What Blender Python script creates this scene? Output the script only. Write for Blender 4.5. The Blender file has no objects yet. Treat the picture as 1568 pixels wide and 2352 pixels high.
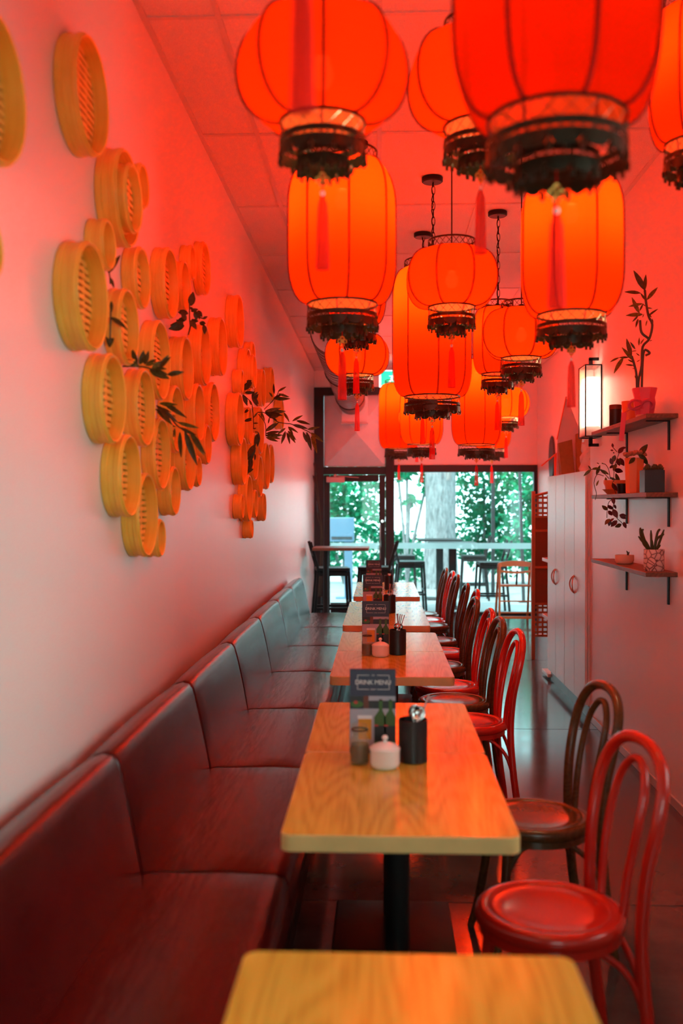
import bpy, bmesh, math, random
from mathutils import Vector, Matrix
random.seed(7)
R = math.radians
PI = math.pi
SC = bpy.context.scene
COL = SC.collection

# ------------------------------------------------------------------ camera
CAM_H = 1.56
cam_d = bpy.data.cameras.new('camera')
cam = bpy.data.objects.new('camera', cam_d)
COL.objects.link(cam)
cam.location = (0, 0, CAM_H)
cam.rotation_euler = (R(90 - 0.407), 0, R(2.24))
cam_d.sensor_fit = 'VERTICAL'
cam_d.sensor_height = 36.0
cam_d.lens = 36.0 * 2250 / 2352
cam_d.clip_start = 0.02
cam_d.clip_end = 200
cam_d.dof.use_dof = True
cam_d.dof.focus_distance = 6.2
cam_d.dof.aperture_fstop = 1.9
SC.camera = cam

# ------------------------------------------------------------------ world, sun, exposure
W = bpy.data.worlds.new('world')
SC.world = W
W.use_nodes = True
bg = W.node_tree.nodes['Background']
bg.inputs['Color'].default_value = (0.60, 0.93, 1.0, 1)
bg.inputs['Strength'].default_value = 5.5
sun_d = bpy.data.lights.new('sun', 'SUN')
sun_d.energy = 7.0
sun_d.angle = R(1.5)
sun_d.color = (0.9, 1.0, 0.95)
sun = bpy.data.objects.new('sun', sun_d)
COL.objects.link(sun)
sun.rotation_euler = (R(28), R(-24), 0)
SC.view_settings.view_transform = 'Standard'
SC.view_settings.look = 'None'
SC.view_settings.gamma = 1.0
SC.view_settings.use_curve_mapping = False
SC.view_settings.exposure = 0.14
SC.cycles.use_denoising = True
SC.cycles.max_bounces = 8
SC.cycles.diffuse_bounces = 5
SC.cycles.glossy_bounces = 4
SC.cycles.transmission_bounces = 6
SC.cycles.transparent_max_bounces = 12
SC.cycles.caustics_reflective = False
SC.cycles.caustics_refractive = False
SC.cycles.sample_clamp_indirect = 40.0
SC.cycles.use_adaptive_sampling = True
SC.cycles.adaptive_threshold = 0.02


def portal(name, loc, rot, sx, sy):
    d = bpy.data.lights.new(name, 'AREA')
    d.shape = 'RECTANGLE'
    d.size = sx
    d.size_y = sy
    d.cycles.is_portal = True
    o = bpy.data.objects.new(name, d)
    COL.objects.link(o)
    o.location = loc
    o.rotation_euler = rot
    return o


portal('window_portal', (0.65, 14.25, 1.05), (R(-90), 0, 0), 2.9, 2.0)
portal('near_fill_portal', (1.75, 1.5, 1.75), (R(90), 0, R(90)), 2.4, 1.3)  # unseen opening added in the near right wall, neutral fill for the left wall
portal('front_fill_portal', (0.35, -2.8, 1.75), (R(90), 0, 0), 1.9, 1.6)  # unseen opening added behind the camera to light camera-facing surfaces
portal('rear_fill_portal', (2.5, 11.35, 1.15), (R(90), 0, R(90)), 2.1, 1.3)  # opening added out of view behind the cupboards, fill for the rear end

BULB_W = 7.8          # each lantern's own bulb
BULB_C = (1.0, 0.80, 0.38)

# ------------------------------------------------------------------ materials


class NT:
    def __init__(s, name):
        s.m = bpy.data.materials.new(name)
        s.m.use_nodes = True
        s.t = s.m.node_tree
        s.n = s.t.nodes
        s.b = s.n['Principled BSDF']
        s.out = s.n['Material Output']

    def add(s, typ, **kw):
        nd = s.n.new(typ)
        for k, v in kw.items():
            if k in nd.inputs:
                nd.inputs[k].default_value = v
            else:
                setattr(nd, k, v)
        return nd

    def link(s, a, b):
        s.t.links.new(a, b)

    def coords(s, scale=(1, 1, 1), kind='Object', rot=(0, 0, 0)):
        tc = s.add('ShaderNodeTexCoord')
        mp = s.add('ShaderNodeMapping')
        mp.inputs['Scale'].default_value = scale
        mp.inputs['Rotation'].default_value = rot
        s.link(tc.outputs[kind], mp.inputs['Vector'])
        return mp.outputs['Vector']

    def noise(s, vec, scale, detail=3, rough=0.5):
        nz = s.add('ShaderNodeTexNoise')
        nz.inputs['Scale'].default_value = scale
        nz.inputs['Detail'].default_value = detail
        nz.inputs['Roughness'].default_value = rough
        s.link(vec, nz.inputs['Vector'])
        return nz.outputs['Fac']

    def ramp(s, fac, stops):
        r = s.add('ShaderNodeValToRGB')
        e = r.color_ramp.elements
        while len(e) < len(stops):
            e.new(0.5)
        for i, (p, c) in enumerate(stops):
            e[i].position = p
            e[i].color = (*c, 1)
        s.link(fac, r.inputs['Fac'])
        return r.outputs['Color']

    def math(s, op, a, b=None):
        nd = s.add('ShaderNodeMath')
        nd.operation = op
        for i, v in enumerate((a, b)):
            if v is None:
                continue
            if isinstance(v, (int, float)):
                nd.inputs[i].default_value = v
            else:
                s.link(v, nd.inputs[i])
        return nd.outputs[0]

    def bump(s, h, strength=0.2, dist=0.01):
        bp = s.add('ShaderNodeBump')
        bp.inputs['Strength'].default_value = strength
        bp.inputs['Distance'].default_value = dist
        s.link(h, bp.inputs['Height'])
        s.link(bp.outputs['Normal'], s.b.inputs['Normal'])


def mat(name, col, rough=0.5, metal=0.0, spec=0.5, var=0.0, vscale=30, coat=0.0, bump=0.0, bscale=60):
    t = NT(name)
    t.b.inputs['Base Color'].default_value = (*col, 1)
    t.b.inputs['Roughness'].default_value = rough
    t.b.inputs['Metallic'].default_value = metal
    t.b.inputs['Specular IOR Level'].default_value = spec
    if coat:
        t.b.inputs['Coat Weight'].default_value = coat
        t.b.inputs['Coat Roughness'].default_value = 0.12
    v = None
    if var or bump:
        v = t.coords()
    if var:
        f = t.noise(v, vscale)
        c = t.ramp(f, [(0.25, tuple(x * (1 - var) for x in col)), (0.75, tuple(min(1, x * (1 + var)) for x in col))])
        t.link(c, t.b.inputs['Base Color'])
    if bump:
        t.bump(t.noise(v, bscale, 4), bump, 0.004)
    return t.m


def m_wall():
    t = NT('wall_paint')
    v = t.coords((1, 1, 1))
    st = t.coords((9, 9, 0.35))
    f = t.noise(st, 2.2, 3)
    r = t.add('ShaderNodeMapRange')
    t.link(f, r.inputs['Value'])
    r.inputs['To Min'].default_value = 0.27
    r.inputs['To Max'].default_value = 0.40
    t.link(r.outputs['Result'], t.b.inputs['Roughness'])
    t.b.inputs['Base Color'].default_value = (0.80, 0.76, 0.74, 1)
    t.b.inputs['Specular IOR Level'].default_value = 0.5
    h = t.math('ADD', t.noise(v, 90, 3), t.math('MULTIPLY', f, 0.6))
    t.bump(h, 0.06, 0.004)
    return t.m


def m_ceiling():
    t = NT('ceiling_tile_board')
    v = t.coords()
    c = t.ramp(t.noise(v, 240, 2), [(0.3, (0.62, 0.60, 0.58)), (0.6, (0.80, 0.78, 0.76))])
    t.link(c, t.b.inputs['Base Color'])
    t.b.inputs['Roughness'].default_value = 0.8
    t.bump(t.noise(v, 150, 3), 0.15, 0.003)
    return t.m


def m_floor():
    t = NT('polished_concrete')
    v = t.coords()
    c = t.ramp(t.noise(v, 3.5, 6, 0.65), [(0.3, (0.045, 0.042, 0.045)), (0.7, (0.085, 0.08, 0.083))])
    t.link(c, t.b.inputs['Base Color'])
    r = t.add('ShaderNodeMapRange')
    t.link(t.noise(v, 6, 3), r.inputs['Value'])
    r.inputs['To Min'].default_value = 0.10
    r.inputs['To Max'].default_value = 0.17
    t.link(r.outputs['Result'], t.b.inputs['Roughness'])
    return t.m


def m_leather():
    t = NT('oxblood_leather')
    v = t.coords()
    c = t.ramp(t.noise(v, 5, 4), [(0.3, (0.046, 0.0024, 0.0026)), (0.7, (0.070, 0.004, 0.0042))])
    t.link(c, t.b.inputs['Base Color'])
    t.b.inputs['Roughness'].default_value = 0.21
    t.b.inputs['Specular IOR Level'].default_value = 0.34
    st = t.coords((14, 3.0, 1.5))
    h = t.math('ADD', t.math('MULTIPLY', t.noise(v, 420, 2), 0.12), t.noise(st, 1.6, 3))
    t.bump(h, 0.30, 0.012)
    return t.m


def m_oak(name, c0, c1, c2, rough=0.17, along=1):
    t = NT(name)
    sc = (5.5, 0.75, 5.5) if along == 1 else (0.75, 5.5, 5.5)
    v = t.coords(sc)
    f = t.noise(v, 1.0, 1.5, 0.4)
    ring = t.math('SINE', t.math('MULTIPLY', f, 105.0))
    fine = t.noise(t.coords((150, 4, 150) if along == 1 else (4, 150, 150)), 1.0, 2)
    k = t.math('ADD', t.math('MULTIPLY', ring, 0.09), t.math('ADD', t.math('MULTIPLY', fine, 0.6), 0.2))
    c = t.ramp(k, [(0.22, c0), (0.5, c1), (0.80, c2)])
    t.link(c, t.b.inputs['Base Color'])
    t.b.inputs['Roughness'].default_value = rough
    t.b.inputs['Specular IOR Level'].default_value = 0.5
    return t.m


def m_bamboo():
    t = NT('steamed_bamboo')
    v = t.coords((45, 2.5, 2.5))
    w = t.coords()
    k = t.math('ADD', t.math('MULTIPLY', t.noise(v, 3, 3), 0.5), t.math('MULTIPLY', t.noise(w, 9, 2), 0.5))
    c = t.ramp(k, [(0.3, (0.86, 0.44, 0.045)), (0.55, (0.97, 0.57, 0.075)), (0.75, (0.98, 0.66, 0.115))])
    t.link(c, t.b.inputs['Base Color'])
    t.b.inputs['Roughness'].default_value = 0.42
    return t.m


def m_fabric(name, col, dcol, sheer, liner):
    t = NT(name)
    t.n.remove(t.b)
    tr = t.add('ShaderNodeBsdfTranslucent')
    df = t.add('ShaderNodeBsdfDiffuse')
    v = t.coords((1, 1, 1))
    w1 = t.noise(t.coords((3, 3, 260)), 1.0, 2)
    c = t.ramp(w1, [(0.3, tuple(x * 0.93 for x in col)), (0.7, col)])
    t.link(c, tr.inputs['Color'])
    geo = t.add('ShaderNodeNewGeometry')              # red silk outside, cream lining inside
    lin = t.add('ShaderNodeMix')
    lin.data_type = 'RGBA'
    t.link(geo.outputs['Backfacing'], lin.inputs[0])
    lin.inputs[6].default_value = (*dcol, 1)
    lin.inputs[7].default_value = (*liner, 1)
    t.link(lin.outputs[2], df.inputs['Color'])
    tp = t.add('ShaderNodeBsdfTransparent')          # sheer weave: some lamp light passes straight through
    tp.inputs['Color'].default_value = (*sheer, 1)
    mx = t.add('ShaderNodeMixShader')
    mx.inputs['Fac'].default_value = 0.36
    t.link(tr.outputs['BSDF'], mx.inputs[1])
    t.link(df.outputs['BSDF'], mx.inputs[2])
    m2 = t.add('ShaderNodeMixShader')
    m2.inputs['Fac'].default_value = 0.3
    t.link(mx.outputs[0], m2.inputs[1])
    t.link(tp.outputs[0], m2.inputs[2])
    t.link(m2.outputs[0], t.out.inputs['Surface'])
    return t.m


def m_glass(name, tint=(0.90, 0.98, 0.97), refl=0.10, rough=0.02):
    t = NT(name)
    t.n.remove(t.b)
    tr = t.add('ShaderNodeBsdfTransparent')
    tr.inputs['Color'].default_value = (*tint, 1)
    gl = t.add('ShaderNodeBsdfGlossy')
    gl.inputs['Roughness'].default_value = rough
    fr = t.add('ShaderNodeFresnel')
    fr.inputs['IOR'].default_value = 1.45
    mx = t.add('ShaderNodeMixShader')
    t.link(fr.outputs[0], mx.inputs['Fac'])
    t.link(tr.outputs[0], mx.inputs[1])
    t.link(gl.outputs[0], mx.inputs[2])
    t.link(mx.outputs[0], t.out.inputs['Surface'])
    return t.m


def m_sheet(name, col, clear=0.4, rough=0.3):
    t = NT(name)
    t.b.inputs['Base Color'].default_value = (*col, 1)
    t.b.inputs['Roughness'].default_value = rough
    tr = t.add('ShaderNodeBsdfTransparent')
    mx = t.add('ShaderNodeMixShader')
    mx.inputs['Fac'].default_value = clear
    t.link(t.b.outputs[0], mx.inputs[1])
    t.link(tr.outputs[0], mx.inputs[2])
    t.link(mx.outputs[0], t.out.inputs['Surface'])
    return t.m


def m_bulb(name, col, s):
    t = NT(name)
    t.n.remove(t.b)
    em = t.add('ShaderNodeEmission')
    em.inputs['Color'].default_value = (*col, 1)
    em.inputs['Strength'].default_value = s
    tp = t.add('ShaderNodeBsdfTransparent')
    mx = t.add('ShaderNodeMixShader')
    mx.inputs['Fac'].default_value = 0.85
    t.link(em.outputs[0], mx.inputs[1])
    t.link(tp.outputs[0], mx.inputs[2])
    t.link(mx.outputs[0], t.out.inputs['Surface'])
    return t.m


def m_film(name):
    t = NT(name)
    t.n.remove(t.b)
    tl = t.add('ShaderNodeBsdfTranslucent')
    tl.inputs['Color'].default_value = (0.92, 0.95, 0.95, 1)
    tp = t.add('ShaderNodeBsdfTransparent')
    mx = t.add('ShaderNodeMixShader')
    mx.inputs['Fac'].default_value = 0.40
    t.link(tl.outputs[0], mx.inputs[1])
    t.link(tp.outputs[0], mx.inputs[2])
    t.link(mx.outputs[0], t.out.inputs['Surface'])
    return t.m


def m_emit(name, col, s):
    t = NT(name)
    t.b.inputs['Base Color'].default_value = (*col, 1)
    t.b.inputs['Emission Color'].default_value = (*col, 1)
    t.b.inputs['Emission Strength'].default_value = s
    return t.m


def m_leaf(name, a, b, rough=0.4, trans=0.25, scale=6):
    t = NT(name)
    v = t.coords(kind='Object')
    c = t.ramp(t.noise(v, scale, 3), [(0.3, a), (0.7, b)])
    t.link(c, t.b.inputs['Base Color'])
    t.b.inputs['Roughness'].default_value = rough
    t.b.inputs['Specular IOR Level'].default_value = 0.0 if rough >= 0.9 else 0.4
    if trans:
        tr = t.add('ShaderNodeBsdfTranslucent')
        t.link(c, tr.inputs['Color'])
        mx = t.add('ShaderNodeMixShader')
        mx.inputs['Fac'].default_value = trans
        t.link(t.b.outputs[0], mx.inputs[1])
        t.link(tr.outputs[0], mx.inputs[2])
        t.link(mx.outputs[0], t.out.inputs['Surface'])
    return t.m


def m_bark():
    t = NT('pale_bark')
    v = t.coords((5, 5, 1.2))
    k = t.noise(v, 4, 6, 0.7)
    c = t.ramp(k, [(0.35, (0.09, 0.09, 0.095)), (0.6, (0.24, 0.24, 0.245))])
    t.link(c, t.b.inputs['Base Color'])
    t.b.inputs['Roughness'].default_value = 0.9
    t.bump(k, 0.6, 0.03)
    return t.m


def m_weave(name, a, b):
    t = NT(name)
    v = t.coords((1, 1, 1))
    w1 = t.add('ShaderNodeTexWave')
    w1.inputs['Scale'].default_value = 45
    w1.bands_direction = 'X'
    t.link(v, w1.inputs['Vector'])
    w2 = t.add('ShaderNodeTexWave')
    w2.inputs['Scale'].default_value = 30
    w2.bands_direction = 'Z'
    t.link(v, w2.inputs['Vector'])
    k = t.math('MULTIPLY', w1.outputs['Fac'], w2.outputs['Fac'])
    c = t.ramp(k, [(0.1, a), (0.6, b)])
    t.link(c, t.b.inputs['Base Color'])
    t.b.inputs['Roughness'].default_value = 0.6
    t.bump(k, 0.5, 0.01)
    return t.m


def m_print(name):
    """leaf-print ceramic: flat voronoi pattern fired on the pot"""
    t = NT(name)
    v = t.coords((1, 1, 1))
    vo = t.add('ShaderNodeTexVoronoi')
    vo.inputs['Scale'].default_value = 34
    vo.feature = 'DISTANCE_TO_EDGE'
    t.link(v, vo.inputs['Vector'])
    c = t.ramp(vo.outputs['Distance'], [(0.03, (0.16, 0.08, 0.08)), (0.08, (0.70, 0.48, 0.43)), (0.30, (0.84, 0.66, 0.60))])
    t.link(c, t.b.inputs['Base Color'])
    t.b.inputs['Roughness'].default_value = 0.35
    return t.m


M = dict(
    wall=m_wall(), ceil=m_ceiling(), floor=m_floor(), leather=m_leather(),
    tbar=mat('ceiling_bar_enamel', (0.62, 0.60, 0.58), 0.5),
    oak=m_oak('oak_veneer', (0.44, 0.25, 0.028), (0.66, 0.42, 0.052), (0.78, 0.53, 0.09)),
    oak_edge=mat('oak_edge_band', (0.80, 0.50, 0.19), 0.45, var=0.08, vscale=14),
    bamboo=m_bamboo(),
    under=mat('slat_gap_shade', (0.16, 0.05, 0.012), 0.6),  # dark colour stands in for the shade in the gaps behind the slats
    slat=mat('bamboo_slat', (0.90, 0.54, 0.09), 0.5, var=0.12, vscale=20),
    fab=m_fabric('lantern_silk', (0.95, 0.030, 0.0008), (0.60, 0.008, 0.002), (0.95, 0.050, 0.012), (0.80, 0.22, 0.07)),
    rib=m_sheet('lantern_rib', (0.34, 0.002, 0.001), 0.40, 0.9),
    bronze=mat('aged_bronze', (0.040, 0.027, 0.013), 0.34, 0.5, var=0.3, vscale=60),
    brass=mat('dull_brass', (0.34, 0.24, 0.08), 0.35, 0.9),
    tassel=m_sheet('tassel_silk', (0.95, 0.006, 0.002), 0.40, 0.85),
    gold=mat('gold_bead', (0.75, 0.42, 0.08), 0.3, 0.6),
    black=mat('black_steel', (0.008, 0.007, 0.007), 0.5, 0.0, spec=0.3),
    frame=mat('black_frame', (0.014, 0.012, 0.013), 0.45),
    red=mat('red_lacquer', (0.62, 0.016, 0.007), 0.22, 0.0, 0.5, coat=0.4),
    brown=m_oak('brown_beech', (0.085, 0.032, 0.010), (0.12, 0.047, 0.015), (0.15, 0.062, 0.020), 0.22),
    holder=mat('black_melamine', (0.010, 0.010, 0.012), 0.38),
    steel=mat('polished_steel', (0.78, 0.77, 0.76), 0.12, 1.0),
    white=mat('white_ceramic', (0.86, 0.82, 0.80), 0.18, coat=0.3),
    navy=mat('menu_navy', (0.035, 0.045, 0.085), 0.45),
    print_white=mat('print_white', (0.85, 0.82, 0.84), 0.5),
    print_grey=mat('print_grey', (0.42, 0.42, 0.50), 0.5),
    print_dark=mat('print_dark', (0.03, 0.035, 0.04), 0.5),
    print_green=mat('print_green', (0.06, 0.15, 0.035), 0.5),
    print_amber=mat('print_amber', (0.75, 0.33, 0.02), 0.5),
    print_brown=mat('print_brown', (0.15, 0.045, 0.03), 0.5),
    print_red=mat('print_red', (0.5, 0.05, 0.04), 0.5),
    soy=mat('soy_sauce', (0.012, 0.006, 0.004), 0.15),
    jar=m_sheet('jar_glass', (0.70, 0.50, 0.28), 0.87, 0.06),
    glass=m_glass('window_glass'),
    film=m_film('frosted_film'),
    warmglass=m_glass('fill_opening_glass', (1.0, 0.95, 0.89)),  # warm-tinted panes of the added fill openings
    cab=mat('white_laminate', (0.78, 0.78, 0.77), 0.28),
    plinth=mat('grey_plinth', (0.22, 0.21, 0.21), 0.35),
    handle=mat('wire_handle', (0.62, 0.36, 0.26), 0.3, 0.4),
    shelf=m_oak('shelf_walnut', (0.09, 0.035, 0.014), (0.17, 0.07, 0.03), (0.24, 0.11, 0.05), 0.45),
    duct=mat('galvanised_duct', (0.62, 0.63, 0.66), 0.30, 0.85),
    street=mat('street_paving', (0.30, 0.30, 0.29), 0.9, var=0.15, vscale=2),
    hood=mat('painted_sheet_metal', (0.84, 0.80, 0.83), 0.42, 0.0, var=0.06, vscale=5),
    lamp=m_emit('lamp_diffuser', (1.0, 0.90, 0.70), 9.0),
    bulb=m_bulb('bulb_glow', (1.0, 0.74, 0.42), 4.0),
    exit=m_emit('exit_green', (0.0, 0.75, 0.38), 1.6),
    exit_white=m_emit('exit_white', (0.85, 1.0, 0.95), 1.6),
    paleglass=m_sheet('lamp_glass', (0.80, 0.78, 0.74), 0.55, 0.15),
    leaf=m_leaf('leaf_green', (0.085, 0.10, 0.012), (0.22, 0.21, 0.028)),
    leaf_dark=m_leaf('leaf_dark', (0.060, 0.058, 0.014), (0.115, 0.105, 0.022)),
    leaf_red=m_leaf('leaf_maroon', (0.10, 0.008, 0.012), (0.17, 0.02, 0.02)),
    leaf_olive=m_leaf('leaf_olive', (0.09, 0.05, 0.015), (0.16, 0.10, 0.03)),
    stem=mat('plant_stem', (0.055, 0.05, 0.018), 0.5),
    soil=mat('potting_soil', (0.03, 0.018, 0.012), 0.95, bump=0.6),
    terracotta=mat('orange_glaze', (0.72, 0.26, 0.09), 0.35),
    cream=mat('cream_glaze', (0.80, 0.52, 0.36), 0.35),
    pink=m_sheet('pink_organza', (0.80, 0.12, 0.20), 0.25, 0.5),
    pot_red=mat('red_pot', (0.70, 0.10, 0.04), 0.35),
    pot_black=mat('black_pot', (0.012, 0.010, 0.010), 0.35),
    pot_print=m_print('leaf_print'),
    rose=mat('dried_rose', (0.50, 0.22, 0.12), 0.7),
    rattan=m_weave('rattan', (0.14, 0.035, 0.008), (0.50, 0.17, 0.04)),
    rattan_f=mat('rattan_frame', (0.42, 0.13, 0.03), 0.5),
    beech=mat('beech_wood', (0.42, 0.10, 0.010), 0.4, var=0.1, vscale=12),
    kraft=mat('kraft_paper', (0.42, 0.17, 0.05), 0.8, var=0.1),
    plastic=m_sheet('clear_plastic', (0.90, 0.80, 0.78), 0.22, 0.22),
    card_pink=mat('pink_card', (0.90, 0.66, 0.70), 0.6),
    card_orange=mat('orange_card', (0.80, 0.10, 0.02), 0.6),
    skirt=mat('skirting', (0.55, 0.50, 0.48), 0.35),
    bark=m_bark(),
    deck=mat('terrace_paving', (0.22, 0.225, 0.225), 0.7, var=0.12, vscale=3),
    fol1=m_leaf('foliage_light', (0.006, 0.12, 0.066), (0.040, 0.40, 0.20), 0.9, 0.4, 1.6),
    fol2=m_leaf('foliage_deep', (0.004, 0.095, 0.058), (0.022, 0.30, 0.155), 0.9, 0.4, 1.6),
    outblue=mat('pale_blue_enamel', (0.09, 0.16, 0.24), 0.5),
    bag=mat('closer_body', (0.62, 0.42, 0.42), 0.4, 0.3),
)

# ------------------------------------------------------------------ mesh helpers


class MB:
    """collects shapes, becomes ONE mesh"""

    def __init__(s):
        s.v, s.f, s.mi = [], [], []

    def add(s, vs, fs, mi=0):
        o = len(s.v)
        s.v += [tuple(x) for x in vs]
        for f in fs:
            s.f.append([i + o for i in f])
            s.mi.append(mi)
        return s

    def box(s, x0, y0, z0, x1, y1, z1, mi=0):
        vs = [(x, y, z) for z in (z0, z1) for y in (y0, y1) for x in (x0, x1)]
        return s.add(vs, [(0, 2, 3, 1), (4, 5, 7, 6), (0, 1, 5, 4), (2, 6, 7, 3), (0, 4, 6, 2), (1, 3, 7, 5)], mi)

    def bar(s, a, b, w, h=None, mi=0, up=(0, 0, 1)):
        """square bar from a to b"""
        a, b = Vector(a), Vector(b)
        d = (b - a).normalized()
        u = Vector(up)
        if abs(d.dot(u)) > 0.97:
            u = Vector((0, 1, 0))
        x = d.cross(u).normalized() * (w / 2)
        y = x.cross(d).normalized() * ((h or w) / 2)
        vs = [a - x - y, a + x - y, a + x + y, a - x + y, b - x - y, b + x - y, b + x + y, b - x + y]
        return s.add(vs, [(3, 2, 1, 0), (4, 5, 6, 7), (0, 1, 5, 4), (1, 2, 6, 5), (2, 3, 7, 6), (3, 0, 4, 7)], mi)

    def tube(s, pts, r, n=8, closed=False, mi=0):
        P = [Vector(p) for p in pts]
        m = len(P)
        rr = r if isinstance(r, (list, tuple)) else [r] * m
        T = []
        for i in range(m):
            a = P[i - 1] if (i > 0 or closed) else P[i]
            b = P[(i + 1) % m] if (i < m - 1 or closed) else P[i]
            T.append((b - a).normalized())
        u = T[0].orthogonal().normalized()
        vs, fs = [], []
        for i in range(m):
            u = (u - T[i] * u.dot(T[i]))
            if u.length < 1e-6:
                u = T[i].orthogonal()
            u.normalize()
            w = T[i].cross(u)
            for k in range(n):
                a = 2 * PI * k / n
                vs.append(P[i] + (u * math.cos(a) + w * math.sin(a)) * rr[i])
        for i in range(m if closed else m - 1):
            j = (i + 1) % m
            for k in range(n):
                l = (k + 1) % n
                fs.append((i * n + k, i * n + l, j * n + l, j * n + k))
        if not closed:
            fs.append(tuple(range(n - 1, -1, -1)))
            fs.append(tuple((m - 1) * n + k for k in range(n)))
        return s.add(vs, fs, mi)

    def lathe(s, prof, n=24, c=(0, 0, 0), axis='z', mi=0, closed=False, wob=None):
        vs, fs = [], []
        m = len(prof)
        for (r, z) in prof:
            for k in range(n):
                a = 2 * PI * k / n
                q = r * (wob(k, z) if wob else 1)
                x, y = q * math.cos(a), q * math.sin(a)
                if axis == 'z':
                    p = (c[0] + x, c[1] + y, c[2] + z)
                elif axis == 'x':
                    p = (c[0] + z, c[1] + x, c[2] + y)
                else:
                    p = (c[0] + y, c[1] + z, c[2] + x)
                vs.append(p)
        for i in range(m if closed else m - 1):
            j = (i + 1) % m
            for k in range(n):
                l = (k + 1) % n
                fs.append((i * n + k, i * n + l, j * n + l, j * n + k))
        return s.add(vs, fs, mi)

    def prism(s, poly, z0, z1, mi=0, plane='xy'):
        """extrude a convex or simple polygon"""
        def P(a, b, c):
            return (a, b, c) if plane == 'xy' else ((a, c, b) if plane == 'xz' else (c, a, b))
        n = len(poly)
        vs = [P(a, b, z0) for a, b in poly] + [P(a, b, z1) for a, b in poly]
        fs = [tuple(range(n - 1, -1, -1)), tuple(range(n, 2 * n))]
        fs += [(i, (i + 1) % n, n + (i + 1) % n, n + i) for i in range(n)]
        return s.add(vs, fs, mi)

    def ball(s, c, r, n=10, m=6, sz=1.0, mi=0):
        return s.lathe([(max(1e-4, r * math.sin(PI * i / m)), -r * sz * math.cos(PI * i / m)) for i in range(m + 1)], n, c, mi=mi)

    def mesh(s, name, mats, smooth=True, bevel=0.0, seg=2, angle=35, merge=False):
        if bevel and angle == 35:
            angle = 20          # keep the broad faces of bevelled boxes flat
        me = bpy.data.meshes.new(name)
        me.from_pydata(s.v, [], s.f)
        for m_ in (mats if isinstance(mats, (list, tuple)) else [mats]):
            me.materials.append(m_)
        me.polygons.foreach_set('material_index', s.mi)
        bm = bmesh.new()
        bm.from_mesh(me)
        if merge:
            bmesh.ops.remove_doubles(bm, verts=bm.verts, dist=1e-5)
        if bevel:
            es = [e for e in bm.edges if len(e.link_faces) == 2 and e.calc_face_angle(0) > R(40)]
            bmesh.ops.bevel(bm, geom=es, offset=bevel, segments=seg, profile=0.5, affect='EDGES', clamp_overlap=True)
        bmesh.ops.recalc_face_normals(bm, faces=bm.faces)
        bm.to_mesh(me)
        bm.free()
        if smooth:
            me.shade_smooth()
            me.set_sharp_from_angle(angle=R(angle))
        return me


def obj(name, me, parent=None, loc=None, rot=None):
    o = bpy.data.objects.new(name, me)
    COL.objects.link(o)
    if parent:
        o.parent = parent
    if loc:
        o.location = loc
    if rot:
        o.rotation_euler = rot
    return o


def part(name, mb, mats, parent, loc=None, rot=None, **kw):
    return obj(name, mb.mesh(name, mats, **kw), parent, loc, rot)


def tag(o, label, cat, group=None):
    o['label'] = label
    o['category'] = cat
    if group:
        o['group'] = group
    return o


def thing(name, label, cat, loc=(0, 0, 0), rot=0.0, group=None, scale=1.0):
    o = bpy.data.objects.new(name, None)
    o.empty_display_size = 0.05
    COL.objects.link(o)
    o.location = loc
    o.rotation_euler = (0, 0, rot)
    o.scale = (scale,) * 3
    return tag(o, label, cat, group)


def struct(name, mb=None, mats=None, loc=None, **kw):
    if mb is None:
        o = bpy.data.objects.new(name, None)
        COL.objects.link(o)
    else:
        o = part(name, mb, mats, None, loc, **kw)
    o['kind'] = 'structure'
    return o


def stuff(o):
    o['kind'] = 'stuff'
    return o


def dup(root, loc, rot=0.0, label=None, skip=()):
    """a copy of a thing with copies of its parts and sub-parts"""
    r = root.copy()
    COL.objects.link(r)
    r.location = loc
    r.rotation_euler = (0, 0, rot)
    if label:
        r['label'] = label
    for ch in list(root.children):
        if ch.name.split('.')[0] in skip:
            continue
        c = ch.copy()
        COL.objects.link(c)
        c.parent = r
        for g in ch.children:
            d = g.copy()
            COL.objects.link(d)
            d.parent = c
    return r


def arc(c, r, a0, a1, n, plane='xz'):
    out = []
    for i in range(n + 1):
        a = a0 + (a1 - a0) * i / n
        x, y = r * math.cos(a), r * math.sin(a)
        out.append((c[0] + x, c[1], c[2] + y) if plane == 'xz' else ((c[0] + x, c[1] + y, c[2]) if plane == 'xy' else (c[0], c[1] + x, c[2] + y)))
    return out


def smoothpts(pts, n=5):
    """Catmull-Rom through pts"""
    P = [Vector(p) for p in pts]
    P = [P[0] * 2 - P[1]] + P + [P[-1] * 2 - P[-2]]
    out = []
    for i in range(1, len(P) - 2):
        p0, p1, p2, p3 = P[i - 1:i + 3]
        for k in range(n):
            t = k / n
            out.append(0.5 * ((2 * p1) + (p2 - p0) * t + (2 * p0 - 5 * p1 + 4 * p2 - p3) * t * t + (3 * p1 - p0 - 3 * p2 + p3) * t ** 3))
    out.append(P[-2])
    return out


def rrect(x0, y0, x1, y1, r, n=5):
    out = []
    for cx, cy, a in ((x1 - r, y1 - r, 0), (x0 + r, y1 - r, PI / 2), (x0 + r, y0 + r, PI), (x1 - r, y0 + r, 1.5 * PI)):
        for i in range(n + 1):
            t = a + PI / 2 * i / n
            out.append((cx + r * math.cos(t), cy + r * math.sin(t)))
    return out

# ================================================================== room shell
XL, XR, XF, YB, YF, HC = -0.94, 1.525, 2.23, 14.0, -2.6, 3.48
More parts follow.
